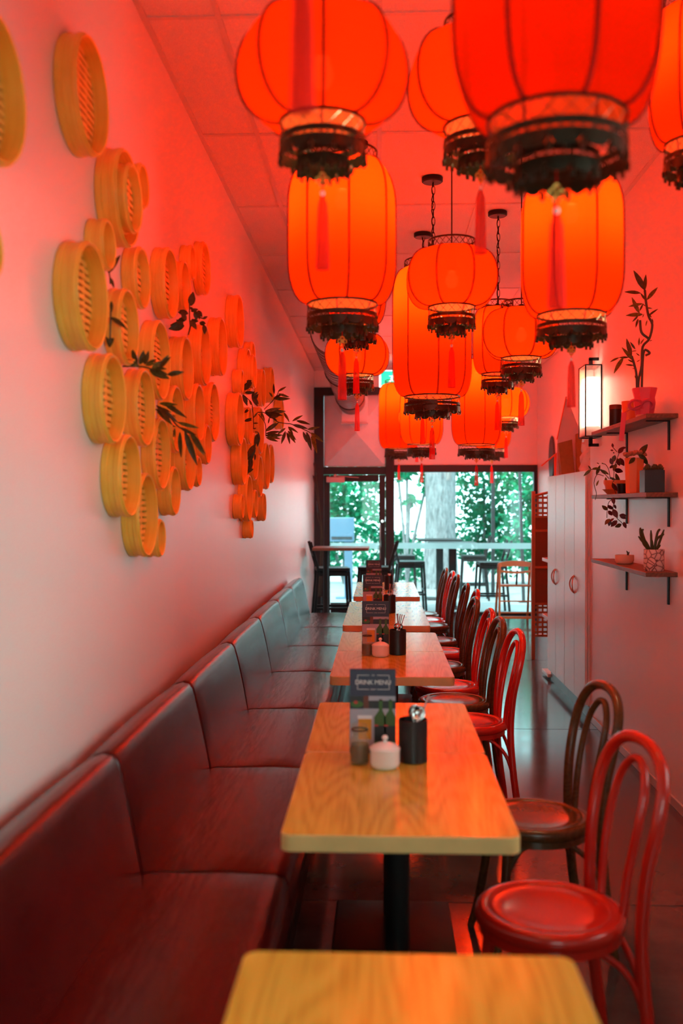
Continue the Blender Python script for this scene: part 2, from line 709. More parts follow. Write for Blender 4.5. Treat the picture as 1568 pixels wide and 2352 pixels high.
# floor: concrete slabs with recessed control joints
fl = struct('floor', MB().box(XL - .1, YF - .1, -0.12, XF + .1, YB + .02, -0.012), M['floor'])
ys = [YF, 0.9, 3.85, 6.86, 9.9, YB]
for i in range(5):
    part('floor_slab', MB().box(XL - .05, ys[i] + (.003 if i else 0), -0.05, XF + .05, ys[i + 1] - (.003 if i < 4 else 0), 0), M['floor'], fl, bevel=0.002, seg=1)
struct('wall_left', MB().box(XL - .12, YF, 0, XL, YB, HC + .05), M['wall'])
# right wall: thick near part, thin rear part, unseen fill opening added in each
wr = struct('wall_right', MB().box(XR, 2.7, 0, XF + .12, 7.18, HC + .05), M['wall'], bevel=0.006)
part('wall_panel', MB().box(XR, YF, 0, XR + .12, 0.3, HC + .05), M['wall'], wr)
part('wall_panel', MB().box(XR, 0.3, 0, XR + .12, 2.7, 1.12), M['wall'], wr)
part('wall_panel', MB().box(XR, 0.3, 2.4, XR + .12, 2.7, HC + .05), M['wall'], wr)
part('near_fill_pane', MB().box(XR + .05, .31, 1.125, XR + .056, 2.69, 2.395), M['warmglass'], wr, smooth=False)  # pane of the added opening, tinted to warm its fill light
wr = struct('wall_right_rear', MB().box(XF, 7.18, 0, XF + .12, 10.3, HC + .05), M['wall'])
part('wall_panel', MB().box(XF, 12.4, 0, XF + .12, YB, HC + .05), M['wall'], wr)
part('wall_panel', MB().box(XF, 10.3, 0, XF + .12, 12.4, .5), M['wall'], wr)
part('wall_panel', MB().box(XF, 10.3, 1.8, XF + .12, 12.4, HC + .05), M['wall'], wr)
# wall behind the camera, its glazed opening added unseen for frontal fill light
wf = struct('wall_front', MB().box(XL - .1, YF - .12, 0, XF, YF, 1.0), M['wall'])
part('wall_panel', MB().box(XL - .1, YF - .12, 2.5, XF, YF, HC), M['wall'], wf)
part('wall_panel', MB().box(XL - .1, YF - .12, 1.0, -.55, YF, 2.5), M['wall'], wf)
part('wall_panel', MB().box(1.25, YF - .12, 1.0, XF, YF, 2.5), M['wall'], wf)
part('front_fill_pane', MB().box(-.545, YF - .07, 1.005, 1.245, YF - .062, 2.495), M['warmglass'], wf, smooth=False)
struct('baseboard_right', MB().box(XR - .012, YF, 0, XR, 7.18, 0.05), M['skirt'], bevel=0.003)
# ceiling: exposed grid with lay-in boards
ce = struct('ceiling', MB().box(XL - .1, YF - .1, HC + .03, XF + .1, YB + .1, HC + .1), M['ceil'])
gx = [XL, -0.635, -0.003, 0.62, 1.245, XF]
gy = [YF] + [3.847 + 1.2255 * k for k in range(-5, 9)] + [YB]
for i in range(5):
    x0, x1 = gx[i], gx[i + 1]
    for j in range(len(gy) - 1):
        y0, y1 = gy[j], gy[j + 1]
        if x0 > 1.2 and y1 < 7.2:
            x1 = XR
        elif x0 > 1.2:
            x1 = XF
        part('ceiling_tile', MB().box(x0 + .011, y0 + .011, HC + .004, x1 - .011, y1 - .011, HC + .02), M['ceil'], ce, smooth=False)
for x in gx[1:5]:
    part('ceiling_bar', MB().box(x - .012, YF, HC - .003, x + .012, YB, HC + .03), M['tbar'], ce, smooth=False)
for y in gy[1:-1]:
    part('ceiling_cross_bar', MB().box(XL, y - .012, HC - .002, XF, y + .012, HC + .03), M['tbar'], ce, smooth=False)
part('wall_angle', MB().box(XL, YF, HC - .004, XL + .024, YB, HC + .03), M['tbar'], ce, smooth=False)
part('wall_angle', MB().box(XR - .024, YF, HC - .004, XR, 7.18, HC + .03), M['tbar'], ce, smooth=False)

# rear glazed wall
wb = struct('wall_rear', MB().box(XL, YB, 3.24, XF, YB + .14, HC + .05), M['wall'])
part('wall_panel', MB().box(0.205, YB, 2.13, XF, YB + .14, 3.24), M['wall'], wb)
fr = struct('window_1')
fb = 0.003
for nm, a in (('frame_post', (XL, 0, -.80, 3.24)), ('frame_post', (.08, 0, .205, 3.24)), ('frame_post', (2.18, 0, XF, 2.13)),
              ('frame_rail', (-.80, 3.128, .08, 3.24)), ('frame_rail', (-.80, 1.996, .08, 2.107)), ('frame_rail', (.205, 2.03, 2.18, 2.13)),
              ('frame_rail', (.205, 0, 2.18, .035))):
    part(nm, MB().box(a[0], YB - .03, a[1], a[2], YB + .1, a[3]), M['frame'], fr, bevel=fb, seg=1)
part('glass_pane', MB().box(.205, YB + .035, .03, 2.18, YB + .043, 2.03), M['glass'], fr, smooth=False)
part('safety_stripe', MB().box(.206, YB + .030, .935, 2.179, YB + .033, 1.02), M['film'], fr, smooth=False)
dr = struct('door_1')
for nm, a in (('door_stile', (-.80, 0, -.71, 1.99)), ('door_stile', (-.012, 0, .08, 1.99)), ('door_rail', (-.71, 1.895, -.012, 1.99)), ('door_rail', (-.71, .005, -.012, .16))):
    part(nm, MB().box(a[0] + .003, YB - .01, a[1], a[2] - .003, YB + .05, a[3]), M['frame'], dr, bevel=fb, seg=1)
part('glass_pane', MB().box(-.71, YB + .015, .16, -.012, YB + .023, 1.895), M['glass'], dr, smooth=False)
part('safety_stripe', MB().box(-.709, YB + .010, .935, -.013, YB + .013, 1.02), M['film'], dr, smooth=False)
part('pull_handle', MB().tube([(.005, YB - .01, .78), (.005, YB - .06, .80), (.005, YB - .06, 1.28), (.005, YB - .01, 1.30)], .011, 8), M['steel'], dr)
part('lock_knob', MB().lathe([(.001, 0), (.02, 0), (.018, .03), (.001, .03)], 12, (.035, YB - .04, 1.33), 'y'), M['steel'], dr)
t = thing('door_closer', 'pale box-shaped door closer with folding arm at the top of the black door', 'door closer', (-.6, YB - .05, 1.93))
part('closer_body', MB().box(-.16, -.05, -.05, .10, .035, .03), M['bag'], t, bevel=.008)
part('closer_arm', MB().bar((-.02, -.03, .045), (.30, .0, .02), .02, .008).bar((-.05, -.03, .035), (-.02, -.03, .06), .03), M['bag'], t)

# extractor plenum above the door: a pyramid of sheet metal and its duct
t = thing('vent_plenum', 'pyramid-shaped pale sheet metal vent panel above the black door', 'vent', (-.36, YB, 2.62))
p0, p1, q0, q1 = (-.44, -.51), (.44, .51), (-.16, .02), (.16, .39)
vs = [(-.43, 0, -.508), (.435, 0, -.508), (.435, 0, .505), (-.43, 0, .505)]
apx = (.03, -.36, -.05)
for nm, f in (('bottom_panel', [vs[0], vs[1], apx]), ('side_panel', [vs[1], vs[2], apx]), ('side_panel', [vs[3], vs[0], apx]), ('top_panel', [vs[2], vs[3], apx])):
    n = (Vector(f[1]) - Vector(f[0])).cross(Vector(f[2]) - Vector(f[0])).normalized() * .004
    g = [tuple(Vector(p) + n) for p in f]
    part(nm, MB().add(f + g, [(0, 1, 2), (5, 4, 3)] + [(i, 3 + i, 3 + (i + 1) % 3, (i + 1) % 3) for i in range(3)]), M['hood'], t, smooth=False)
part('back_sheet', MB().box(-.437, .004, -.51, .437, .012, .51), M['hood'], t)
part('collar_box', MB().box(-.17, -.44, .07, .19, -.03, .44), M['hood'], t, bevel=.004)
part('collar_lip', MB().box(-.18, -.47, .055, .20, -.40, .08), M['duct'], t, bevel=.003)
t = thing('ventilation_duct', 'ribbed silver spiral duct running along the left of the ceiling to the vent', 'duct', (-.39, 13.5, 2.99))
part('duct_pipe', MB().lathe([(.165, 0.06), (.18, 0.0)] + sum([[(.18, -.1 * k - .004), (.186, -.1 * k - .02), (.18, -.1 * k - .036)] for k in range(54)], []) + [(.17, -5.45)], 32, (0, 0, 0), 'y'), M['duct'], t)
mb = MB()
for k in range(84):
    mb.lathe([(.178, -.065 * k - .010), (.1875, -.065 * k - .008), (.1875, -.065 * k), (.178, -.065 * k + .002)], 32, (0, 0, 0), 'y')
stuff(part('spiral_seam', mb, M['plinth'], t))
part('duct_elbow', MB().tube([(0, -5.40, 0), (0, -5.52, .02), (0, -5.64, .10), (0, -5.72, .24), (0, -5.74, .50)], .178, 24), M['duct'], t)
for y in (-.75, -3.2):
    part('hanger_strap', MB().tube(arc((0, y, 0), .19, 0, 2 * PI, 28)[:-1], .008, 5, closed=True).tube([(0, y, .19), (0, y, .49)], .006, 5), M['black'], t)

# exit sign
t = thing('exit_sign', 'glowing green and white exit sign hanging near the rear wall', 'sign', (.16, 12.9, 3.22))
part('sign_box', MB().box(-.17, -.03, -.11, .17, .03, .11), M['exit_white'], t, bevel=.008)
part('green_panel', MB().box(-.145, -.036, -.095, .15, -.031, .095), M['exit'], t, smooth=False)
pm = MB().lathe([(.001, -.003), (.022, -.003), (.022, 0), (.001, 0)], 12, (.03, -.037, .055), 'y')
for a, b, w in (((.02, 0, .035), (-.01, 0, -.02), .03), ((.02, 0, .03), (.07, 0, .01), .014), ((.01, 0, .03), (-.04, 0, .03), .014), ((-.01, 0, -.02), (.04, 0, -.04), .016), ((.04, 0, -.04), (.035, 0, -.08), .014), ((-.01, 0, -.02), (-.05, 0, -.06), .016)):
    pm.bar((a[0], -.038, a[2]), (b[0], -.038, b[2]), .003, w, up=(1, 0, .01))
part('running_figure', pm, M['exit_white'], t, smooth=False)
part('hanger', MB().tube([(-.1, 0, .11), (-.1, 0, .258)], .006, 6).tube([(.1, 0, .11), (.1, 0, .258)], .006, 6), M['black'], t)

# ================================================================== bamboo steamers on the left wall
STEAM = [
[2.213,2.512,0.17,0.075,0],
[2.966,2.808,0.176,0.068,0],
[3.359,2.618,0.165,0.075,0],
[3.659,2.758,0.084,0.057,0],
[3.163,2.407,0.082,0.063,0],
[2.942,2.192,0.163,0.075,0],
[3.639,2.409,0.115,0.059,0],
[4.112,2.496,0.148,0.064,0],
[4.435,2.556,0.113,0.061,0],
[4.639,2.713,0.082,0.055,0],
[5.011,2.775,0.135,0.05,0],
[3.426,2.187,0.134,0.062,0],
[3.939,2.145,0.161,0.062,0],
[4.416,2.179,0.144,0.072,0],
[4.894,2.314,0.153,0.07,0],
[5.437,2.442,0.162,0.068,0],
[6.083,2.704,0.162,0.074,0],
[3.199,1.91,0.148,0.07,0],
[3.67,1.927,0.147,0.062,0],
[4.247,1.934,0.147,0.062,0],
[4.738,2.009,0.141,0.068,0],
[5.21,2.057,0.159,0.061,0],
[3.403,1.663,0.145,0.072,0],
[3.966,1.769,0.147,0.059,0],
[4.496,1.763,0.137,0.068,0],
[5.003,1.872,0.103,0.062,0],
[4.752,1.725,0.076,0.062,0],
[3.677,1.523,0.158,0.068,0],
[4.204,1.621,0.107,0.061,0],
[3.926,1.427,0.077,0.062,0],
[6.577,2.459,0.156,0.061,0],
[6.813,2.599,0.1,0.062,0],
[6.264,2.353,0.078,0.061,0],
[6.083,2.095,0.165,0.075,0],
[6.546,2.453,0.112,0.055,0.05],
[7.436,2.451,0.144,0.059,0],
[7.957,2.536,0.145,0.07,0],
[6.294,1.844,0.155,0.068,0],
[6.666,2.102,0.127,0.059,0],
[6.917,1.903,0.168,0.062,0],
[7.26,2.115,0.174,0.062,0],
[8.782,2.376,0.137,0.07,0],
[6.602,1.607,0.158,0.063,0],
[6.293,1.55,0.08,0.059,0],
[6.955,1.569,0.102,0.062,0],
[7.498,1.543,0.107,0.059,0],
[6.727,1.394,0.064,0.064,0],
[7.223,1.772,0.154,0.062,0],
[7.667,1.865,0.182,0.062,0],
[8.011,1.898,0.158,0.062,0],
[2.179,2.141,0.077,0.066,0],
[3.324,2.606,0.116,0.055,0.05]]
SL = [
'largest steamer cut off by the upper left frame edge',
'big steamer high on the wall below the ceiling edge, standing alone',
'big steamer at the top of the near cluster holding a smaller one inside',
'small slatted steamer at the upper right of the double steamer',
'small steamer tucked above the largest left one of the near cluster',
'largest blurred steamer at the left edge of the near cluster',
'medium steamer right of the largest near one',
'deep steamer in the second row of the near cluster, left of a small slatted one',
'small slatted steamer leaning against the deep one in the second row',
'small steamer overlapping the top right slatted one of the near cluster',
'top right slatted steamer of the near cluster',
'slatted steamer right below the largest one, crossed by dark leaves',
'steamer with slats in the middle of the near cluster above the spiky leaves',
'plain deep steamer in the middle of the near cluster, right of the spiky leaves',
'steamer below the broad leaves at the right of the near cluster',
'slatted steamer at the right edge of the near cluster',
'lone slatted steamer between the two clusters, highest right',
'big steamer at the left edge below the largest one',
'steamer with dark slats right of the big lower left one',
'small-opening steamer behind the drooping leaves',
'plain steamer right of the drooping leaves, lower right of near cluster',
'finely slatted steamer at the lower right edge of the near cluster',
'big steamer at the lower left of the near cluster with dark slats',
'slatted steamer right of the lower left big one, under drooping leaves',
'slatted steamer under the hanging tip of the drooping leaves',
'small plain steamer below the finely slatted right one',
'smallest steamer at the lower right end of the near cluster',
'slatted steamer at the bottom of the near cluster',
'plain medium steamer right above the bottom of the near cluster',
'little steamer behind the bottom one of the near cluster',
'steamer at the top of the far cluster with one nested inside',
'steamer peeking out behind the top of the far cluster',
'small steamer at the upper left of the far cluster',
'big steamer at the left edge of the far cluster',
'steamer nested in the opening of the top one of the far cluster',
'deep steamer at the upper right of the far cluster beside the top',
'steamer at the top right end of the far cluster',
'big steamer at the left below the widest of the far cluster',
'slatted steamer in the middle of the far cluster right of the left edge one',
'narrow looking steamer in the lower middle of the far cluster',
'steamer behind the twisted leaves in the middle of the far cluster',
'steamer at the far right behind the bamboo branch',
'slatted steamer near the bottom of the far cluster',
'small steamer at the lower left of the far cluster',
'small narrow steamer right of the lower slatted one of the far cluster',
'steamer at the lower right end of the far cluster',
'lowest little steamer at the tip of the far cluster',
'plain steamer right below the middle of the far cluster',
'steamer at the right below the bamboo branch, left of the rear one',
'rearmost steamer at the right below the bamboo branch',
'sliver of a small steamer at the left frame edge, half way down',
'smaller steamer sitting inside the top double steamer of the near cluster']


def steamer(i, y, z, r, d, base):
    key = (round(r, 3), round(d, 3))
    t = thing('bamboo_steamer', SL[i], 'steamer', (XL + base, y, z), 0, 'bamboo steamers on the left wall')
    w = .0065
    n = 40
    dd = d * .62
    part('steamer_ring', MB().lathe([(r - w * 1.9, .004), (r - w * .6, 0), (r - w * .4, dd), (r - w * .6, d - .004), (r - w * 1.0, d), (r - w * 1.8, d - .003), (r - w * 1.9, .004)], n, axis='x'), M['bamboo'], t, angle=50)
    part('outer_band', MB().lathe([(r - w * .5, .001), (r, .003), (r + .0005, dd * .48), (r - w * .5, dd * .5)], n, axis='x'), M['bamboo'], t, angle=50)
    part('rim_band', MB().lathe([(r - w * .5, dd * 1.02), (r, dd * 1.05), (r + .001, d - .010), (r - w * .4, d - .008)], n, axis='x'), M['bamboo'], t, angle=50)
    # woven base: cross battens with open gaps between them
    mb = MB()
    ri = r - w * 1.8
    zb = .020
    m = max(5, int(2 * ri / .021))
    for k in range(m):
        h = -ri + (k + .5) * 2 * ri / m
        L = math.sqrt(max(0, ri * ri - h * h)) - .001
        if L > .012:
            mb.box(zb, -L, h - .0072, zb + .003, L, h + .0072)
    for q in (-.5, 0, .5):
        L = math.sqrt(ri * ri - (q * ri) ** 2) - .001
        mb.box(zb - .004, q * ri - .012, -L, zb, q * ri + .012, L)
    o = part('slat_base', mb, M['slat'], t, smooth=False)
    stuff(o)
    part('gap_shade_disc', MB().lathe([(.001, .002), (ri, .002), (ri, .005), (.001, .005)], 28, axis='x'), M['under'], t, smooth=False)  # shade behind the slats put into the disc colour
    return t


for i, a in enumerate(STEAM):
    steamer(i, *a)

# ================================================================== leaf sprigs
def leaf_mesh(name, w, m, fold=.18, n=5):
    """unit leaf along +x, pointed both ends, folded at the midrib"""
    vs, fs = [], []
    for i in range(n + 1):
        t_ = i / n
        h = w * math.sin(PI * min(1, t_ * .94 + .03)) ** .8 * (1.15 - .45 * t_)
        zz = -.10 * (t_ - .3) ** 2
        vs += [(t_, -h, zz + fold * h), (t_, 0, zz), (t_, h, zz + fold * h)]
    for i in range(n):
        a = i * 3
        fs += [(a, a + 3, a + 4, a + 1), (a + 1, a + 4, a + 5, a + 2)]
    mb = MB().add(vs, fs)
    # give the blade a little thickness
    mb.add([(x, y, z - .012) for x, y, z in vs], [tuple(reversed(f)) for f in fs])
    return mb.mesh(name, m)


LEAF = {}


def place_leaf(par, a, b, w, m, toward=(0.2, -1, 0.05)):
    key = (round(w, 2), m.name)
    if key not in LEAF:
        LEAF[key] = leaf_mesh('leaf_blade', w, m)
    a, b = Vector(a), Vector(b)
    d = b - a
    L = d.length
    x = d.normalized()
    v = Vector(toward) + Vector((random.uniform(-.5, .5), random.uniform(-.3, .3), random.uniform(-.5, .5)))
    z = (v - x * v.dot(x)).normalized()
    y = z.cross(x)
    o = bpy.data.objects.new('leaf', LEAF[key])
    COL.objects.link(o)
    o.parent = par
    mt = Matrix((x, y, z)).transposed() * L
    m4 = mt.to_4x4()
    m4.translation = a - Vector(par.location)
    o.matrix_local = m4
    return o


def sprig(label, leaves, stems, w, m, r=.003, cat='foliage', name='leaf_sprig', toward=(0.2, -1, .05), twin=0):
    o0 = stems[0][0:3]
    t = thing(name, label, cat, tuple(o0))
    for st_ in stems:
        P = [Vector(st_[i:i + 3]) - Vector(o0) for i in range(0, len(st_), 3)]
        part('stem', MB().tube(smoothpts(P, 4), r, 6), M['stem'], t)
    for i, l in enumerate(leaves):
        place_leaf(t, l[:3], l[3:], w, m[i % len(m)] if isinstance(m, list) else m, toward)
        if twin and i % twin == 0:          # a second blade springing from the same node
            a, b = Vector(l[:3]), Vector(l[3:])
            q = Vector((random.uniform(-.35, .35), random.uniform(-.5, .1), random.uniform(-.45, .35))) * (b - a).length
            place_leaf(t, a, a + (b - a) * .8 + q, w, m[(i + 1) % len(m)] if isinstance(m, list) else m, toward)
    return t


LV = {
'sprig_big': [[-0.724,6.953,2.368,-0.665,6.959,2.404],[-0.719,6.937,2.35,-0.643,6.938,2.326],[-0.759,6.974,2.321,-0.641,6.985,2.318],[-0.748,6.928,2.349,-0.753,6.919,2.42],[-0.76,6.923,2.325,-0.786,6.921,2.361],[-0.813,6.922,2.224,-0.701,6.92,2.246],[-0.817,6.959,2.221,-0.671,6.952,2.226],[-0.818,6.961,2.217,-0.732,6.963,2.165],[-0.839,6.921,2.217,-0.813,6.923,2.155],[-0.867,6.936,2.219,-0.9,6.933,2.176],[-0.782,6.937,2.179,-0.71,6.943,2.196],[-0.793,6.946,2.14,-0.782,6.936,2.185],[-0.681,6.953,2.219,-0.642,6.961,2.151],[-0.62,6.938,2.156,-0.547,6.93,2.197],[-0.591,6.943,2.159,-0.5,6.956,2.137],[-0.621,6.979,2.133,-0.515,6.984,2.106],[-0.653,6.974,2.119,-0.581,6.985,2.077],[-0.67,6.943,2.107,-0.728,6.93,2.06],[-0.672,6.959,2.085,-0.702,6.961,1.996],[-0.66,6.942,2.077,-0.636,6.933,1.994],[-0.651,6.944,2.087,-0.595,6.943,2.021],[-0.512,6.936,2.096,-0.426,6.93,2.112],[-0.545,6.947,2.08,-0.523,6.958,2.006],[-0.52,6.955,2.078,-0.486,6.949,1.949],[-0.485,6.937,2.073,-0.403,6.935,2.007],[-0.485,6.932,2.046,-0.442,6.923,1.928],[-0.813,6.951,2.085,-0.736,6.938,2.146],[-0.81,6.949,2.068,-0.71,6.945,2.084],[-0.811,6.962,2.056,-0.709,6.97,2.033],[-0.811,6.961,2.043,-0.726,6.967,2.013]],
'sprig_big_stem': [[-0.869,6.95,2.22,-0.81,6.95,2.213,-0.73,6.95,2.154,-0.664,6.95,2.14,-0.625,6.95,2.134,-0.519,6.95,2.087,-0.486,6.95,2.067],[-0.823,6.95,2.24,-0.763,6.95,2.299,-0.73,6.95,2.344,-0.72,6.95,2.367],[-0.863,6.95,2.207,-0.816,6.95,2.141,-0.81,6.95,2.049]],
'sprig_mid': [[-0.893,6.453,2.32,-0.848,6.459,2.418],[-0.888,6.437,2.3,-0.826,6.438,2.303],[-0.908,6.474,2.292,-0.879,6.485,2.219],[-0.89,6.428,2.168,-0.867,6.419,2.194],[-0.889,6.423,2.112,-0.84,6.421,2.121],[-0.831,6.422,2.097,-0.803,6.42,2.1],[-0.836,6.459,2.063,-0.816,6.452,2.069],[-0.839,6.461,2.247,-0.802,6.463,2.296],[-0.84,6.421,2.267,-0.803,6.423,2.304],[-0.842,6.436,2.281,-0.798,6.433,2.226],[-0.848,6.437,2.22,-0.861,6.443,2.257]],
'sprig_mid_stem': [[-0.902,6.45,2.289,-0.868,6.45,2.258,-0.843,6.45,2.221,-0.834,6.45,2.099,-0.834,6.45,2.063]],
'sprig_low': [[-0.82,6.603,2.049,-0.827,6.609,1.956],[-0.843,6.587,1.967,-0.874,6.588,1.861],[-0.86,6.624,1.925,-0.893,6.635,1.832],[-0.886,6.578,1.779,-0.85,6.569,1.804],[-0.841,6.573,1.904,-0.841,6.571,1.86],[-0.828,6.572,2.035,-0.841,6.57,1.96],[-0.864,6.609,1.874,-0.889,6.602,1.774]],
'sprig_low_stem': [[-0.844,6.6,2.055,-0.819,6.6,2.043,-0.844,6.6,1.955,-0.87,6.6,1.874,-0.885,6.6,1.78]],
'sprig_broad': [[-0.846,4.303,2.405,-0.886,4.309,2.421],[-0.849,4.287,2.382,-0.893,4.288,2.367],[-0.868,4.324,2.356,-0.933,4.335,2.362],[-0.862,4.278,2.356,-0.892,4.269,2.372],[-0.849,4.273,2.37,-0.869,4.271,2.408],[-0.828,4.272,2.37,-0.804,4.27,2.331],[-0.832,4.309,2.374,-0.8,4.302,2.372],[-0.835,4.311,2.418,-0.803,4.313,2.427],[-0.809,4.271,2.413,-0.802,4.273,2.37],[-0.798,4.286,2.416,-0.78,4.283,2.386],[-0.778,4.287,2.378,-0.758,4.293,2.391],[-0.794,4.296,2.365,-0.769,4.286,2.349],[-0.778,4.303,2.355,-0.772,4.311,2.315],[-0.834,4.288,2.431,-0.818,4.28,2.418],[-0.831,4.293,2.438,-0.826,4.306,2.503]],
'sprig_broad_stem': [[-0.845,4.3,2.311,-0.836,4.3,2.346,-0.839,4.3,2.384,-0.839,4.3,2.457],[-0.836,4.3,2.346,-0.807,4.3,2.387,-0.78,4.3,2.383]],
'sprig_dark': [[-0.875,3.503,2.064,-0.895,3.509,2.119],[-0.861,3.487,2.065,-0.846,3.488,2.115],[-0.851,3.524,2.07,-0.839,3.535,2.121],[-0.837,3.478,2.06,-0.798,3.469,2.08],[-0.814,3.473,2.048,-0.77,3.471,2.076],[-0.785,3.472,2.048,-0.754,3.47,2.094],[-0.83,3.509,2.046,-0.763,3.502,2.03],[-0.765,3.511,2.031,-0.707,3.513,2.041],[-0.914,3.471,2.056,-0.875,3.473,2.063],[-0.864,3.486,2.061,-0.91,3.483,2.083]],
'sprig_dark_stem': [[-0.926,3.5,2.06,-0.886,3.5,2.06,-0.842,3.5,2.056,-0.809,3.5,2.043]],
'sprig_droop': [[-0.895,3.903,1.96,-0.811,3.909,1.893],[-0.879,3.887,1.951,-0.831,3.888,1.931],[-0.899,3.924,1.942,-0.837,3.935,1.883],[-0.857,3.878,1.962,-0.767,3.869,1.909],[-0.876,3.873,1.965,-0.811,3.871,1.949],[-0.803,3.872,1.889,-0.719,3.87,1.865],[-0.803,3.909,1.872,-0.745,3.902,1.84],[-0.783,3.911,1.856,-0.735,3.913,1.72],[-0.755,3.871,1.853,-0.698,3.873,1.758],[-0.798,3.886,1.851,-0.794,3.883,1.751],[-0.819,3.887,1.867,-0.826,3.893,1.831],[-0.893,3.896,1.932,-0.855,3.886,1.911]],
'sprig_droop_stem': [[-0.902,3.9,1.944,-0.858,3.9,1.932,-0.809,3.9,1.876,-0.769,3.9,1.856]],
'sprig_few': [[-0.93,3.333,2.356,-0.892,3.339,2.42],[-0.92,3.317,2.338,-0.906,3.318,2.301],[-0.938,3.354,2.364,-0.933,3.365,2.384]],
'sprig_few_stem': [[-0.935,3.33,2.375,-0.926,3.33,2.352,-0.923,3.33,2.318]],
'sprig_pair': [[-0.909,3.283,2.195,-0.855,3.289,2.159],[-0.902,3.267,2.245,-0.902,3.268,2.209],[-0.919,3.304,2.097,-0.917,3.315,2.184]],
'sprig_pair_stem': [[-0.907,3.28,2.245,-0.908,3.28,2.194,-0.911,3.28,2.11]],
'bamboo': [[1.414,5.303,2.709,1.357,5.309,2.816],[1.41,5.287,2.706,1.414,5.288,2.789],[1.432,5.324,2.662,1.49,5.335,2.732],[1.413,5.278,2.649,1.382,5.269,2.686],[1.383,5.273,2.687,1.301,5.271,2.695],[1.377,5.272,2.581,1.336,5.27,2.663],[1.389,5.309,2.6,1.406,5.302,2.638],[1.42,5.311,2.624,1.405,5.313,2.638],[1.394,5.271,2.63,1.321,5.273,2.617],[1.421,5.286,2.611,1.448,5.283,2.606],[1.43,5.287,2.568,1.48,5.293,2.608],[1.401,5.296,2.578,1.312,5.286,2.572],[1.379,5.303,2.571,1.35,5.311,2.541],[1.375,5.288,2.553,1.36,5.28,2.506],[1.424,5.293,2.545,1.419,5.306,2.516],[1.461,5.329,2.56,1.466,5.334,2.529],[1.35,5.324,2.361,1.325,5.335,2.456],[1.346,5.293,2.336,1.29,5.28,2.4],[1.33,5.309,2.351,1.28,5.311,2.351],[1.275,5.292,2.348,1.226,5.283,2.324],[1.299,5.294,2.349,1.248,5.293,2.266],[1.352,5.286,2.32,1.319,5.28,2.335],[1.355,5.297,2.305,1.314,5.308,2.313],[1.384,5.305,2.413,1.384,5.299,2.456],[1.36,5.287,2.391,1.332,5.285,2.43],[1.366,5.282,2.382,1.337,5.273,2.377],[1.391,5.301,2.42,1.407,5.288,2.448],[1.371,5.299,2.325,1.389,5.295,2.336],[1.39,5.312,2.359,1.372,5.32,2.376],[1.364,5.311,2.291,1.35,5.317,2.292],[1.365,5.292,2.234,1.359,5.297,2.254],[1.435,5.29,2.434,1.451,5.293,2.44],[1.399,5.29,2.56,1.406,5.288,2.58],[1.442,5.274,2.557,1.424,5.266,2.579]],
'bamboo_stem': [[1.381,5.3,2.128,1.381,5.3,2.223,1.397,5.3,2.306,1.402,5.3,2.404,1.437,5.3,2.448,1.453,5.3,2.523,1.433,5.3,2.57,1.419,5.3,2.649,1.413,5.3,2.708],[1.397,5.3,2.128,1.401,5.3,2.286,1.41,5.3,2.385,1.44,5.3,2.372,1.418,5.3,2.359],[1.433,5.3,2.45,1.396,5.3,2.483,1.388,5.3,2.547],[1.373,5.3,2.128,1.371,5.3,2.246,1.359,5.3,2.31,1.344,5.3,2.357]],
'trail_green': [[1.28,6.003,1.777,1.264,6.009,1.801],[1.277,5.987,1.776,1.233,5.988,1.736],[1.317,6.024,1.745,1.342,6.035,1.804],[1.283,5.978,1.78,1.329,5.969,1.782],[1.322,5.973,1.808,1.307,5.971,1.816],[1.306,5.972,1.675,1.319,5.97,1.711],[1.398,6.009,1.728,1.44,6.002,1.7],[1.37,6.011,1.729,1.377,6.013,1.672],[1.329,5.971,1.776,1.362,5.973,1.744],[1.341,5.986,1.772,1.384,5.983,1.744],[1.425,5.987,1.752,1.452,5.993,1.68],[1.355,5.996,1.809,1.341,5.986,1.815]],
'trail_green_stem': [[1.396,6.0,1.716,1.386,6.0,1.773,1.368,6.0,1.805,1.344,6.0,1.813],[1.388,6.0,1.72,1.34,6.0,1.769,1.28,6.0,1.777],[1.356,6.0,1.736,1.316,6.0,1.744,1.298,6.0,1.692,1.312,6.0,1.631,1.305,6.0,1.591]],
'trail_red': [[1.373,5.803,1.77,1.425,5.809,1.754],[1.358,5.787,1.796,1.346,5.788,1.835],[1.374,5.824,1.794,1.352,5.835,1.777],[1.382,5.778,1.831,1.403,5.769,1.795],[1.397,5.773,1.834,1.421,5.771,1.788],[1.389,5.772,1.862,1.419,5.77,1.9],[1.413,5.809,1.891,1.442,5.802,1.898],[1.379,5.811,1.852,1.364,5.813,1.809],[1.381,5.771,1.823,1.397,5.773,1.788],[1.361,5.786,1.897,1.356,5.783,1.921],[1.363,5.787,1.878,1.347,5.793,1.882],[1.371,5.796,1.863,1.361,5.786,1.868],[1.362,5.803,1.688,1.393,5.811,1.641],[1.362,5.788,1.603,1.366,5.78,1.564],[1.335,5.793,1.559,1.367,5.806,1.533],[1.341,5.829,1.531,1.308,5.834,1.557],[1.344,5.824,1.527,1.369,5.835,1.498],[1.363,5.793,1.535,1.386,5.78,1.485],[1.375,5.809,1.563,1.385,5.811,1.537],[1.344,5.792,1.479,1.314,5.783,1.446],[1.347,5.794,1.477,1.34,5.793,1.436],[1.347,5.786,1.465,1.366,5.78,1.483],[1.388,5.797,1.469,1.354,5.808,1.433],[1.415,5.805,1.447,1.377,5.799,1.431],[1.424,5.787,1.461,1.437,5.785,1.424],[1.398,5.782,1.5,1.438,5.773,1.498],[1.404,5.801,1.504,1.438,5.788,1.479],[1.384,5.799,1.801,1.364,5.795,1.761]],
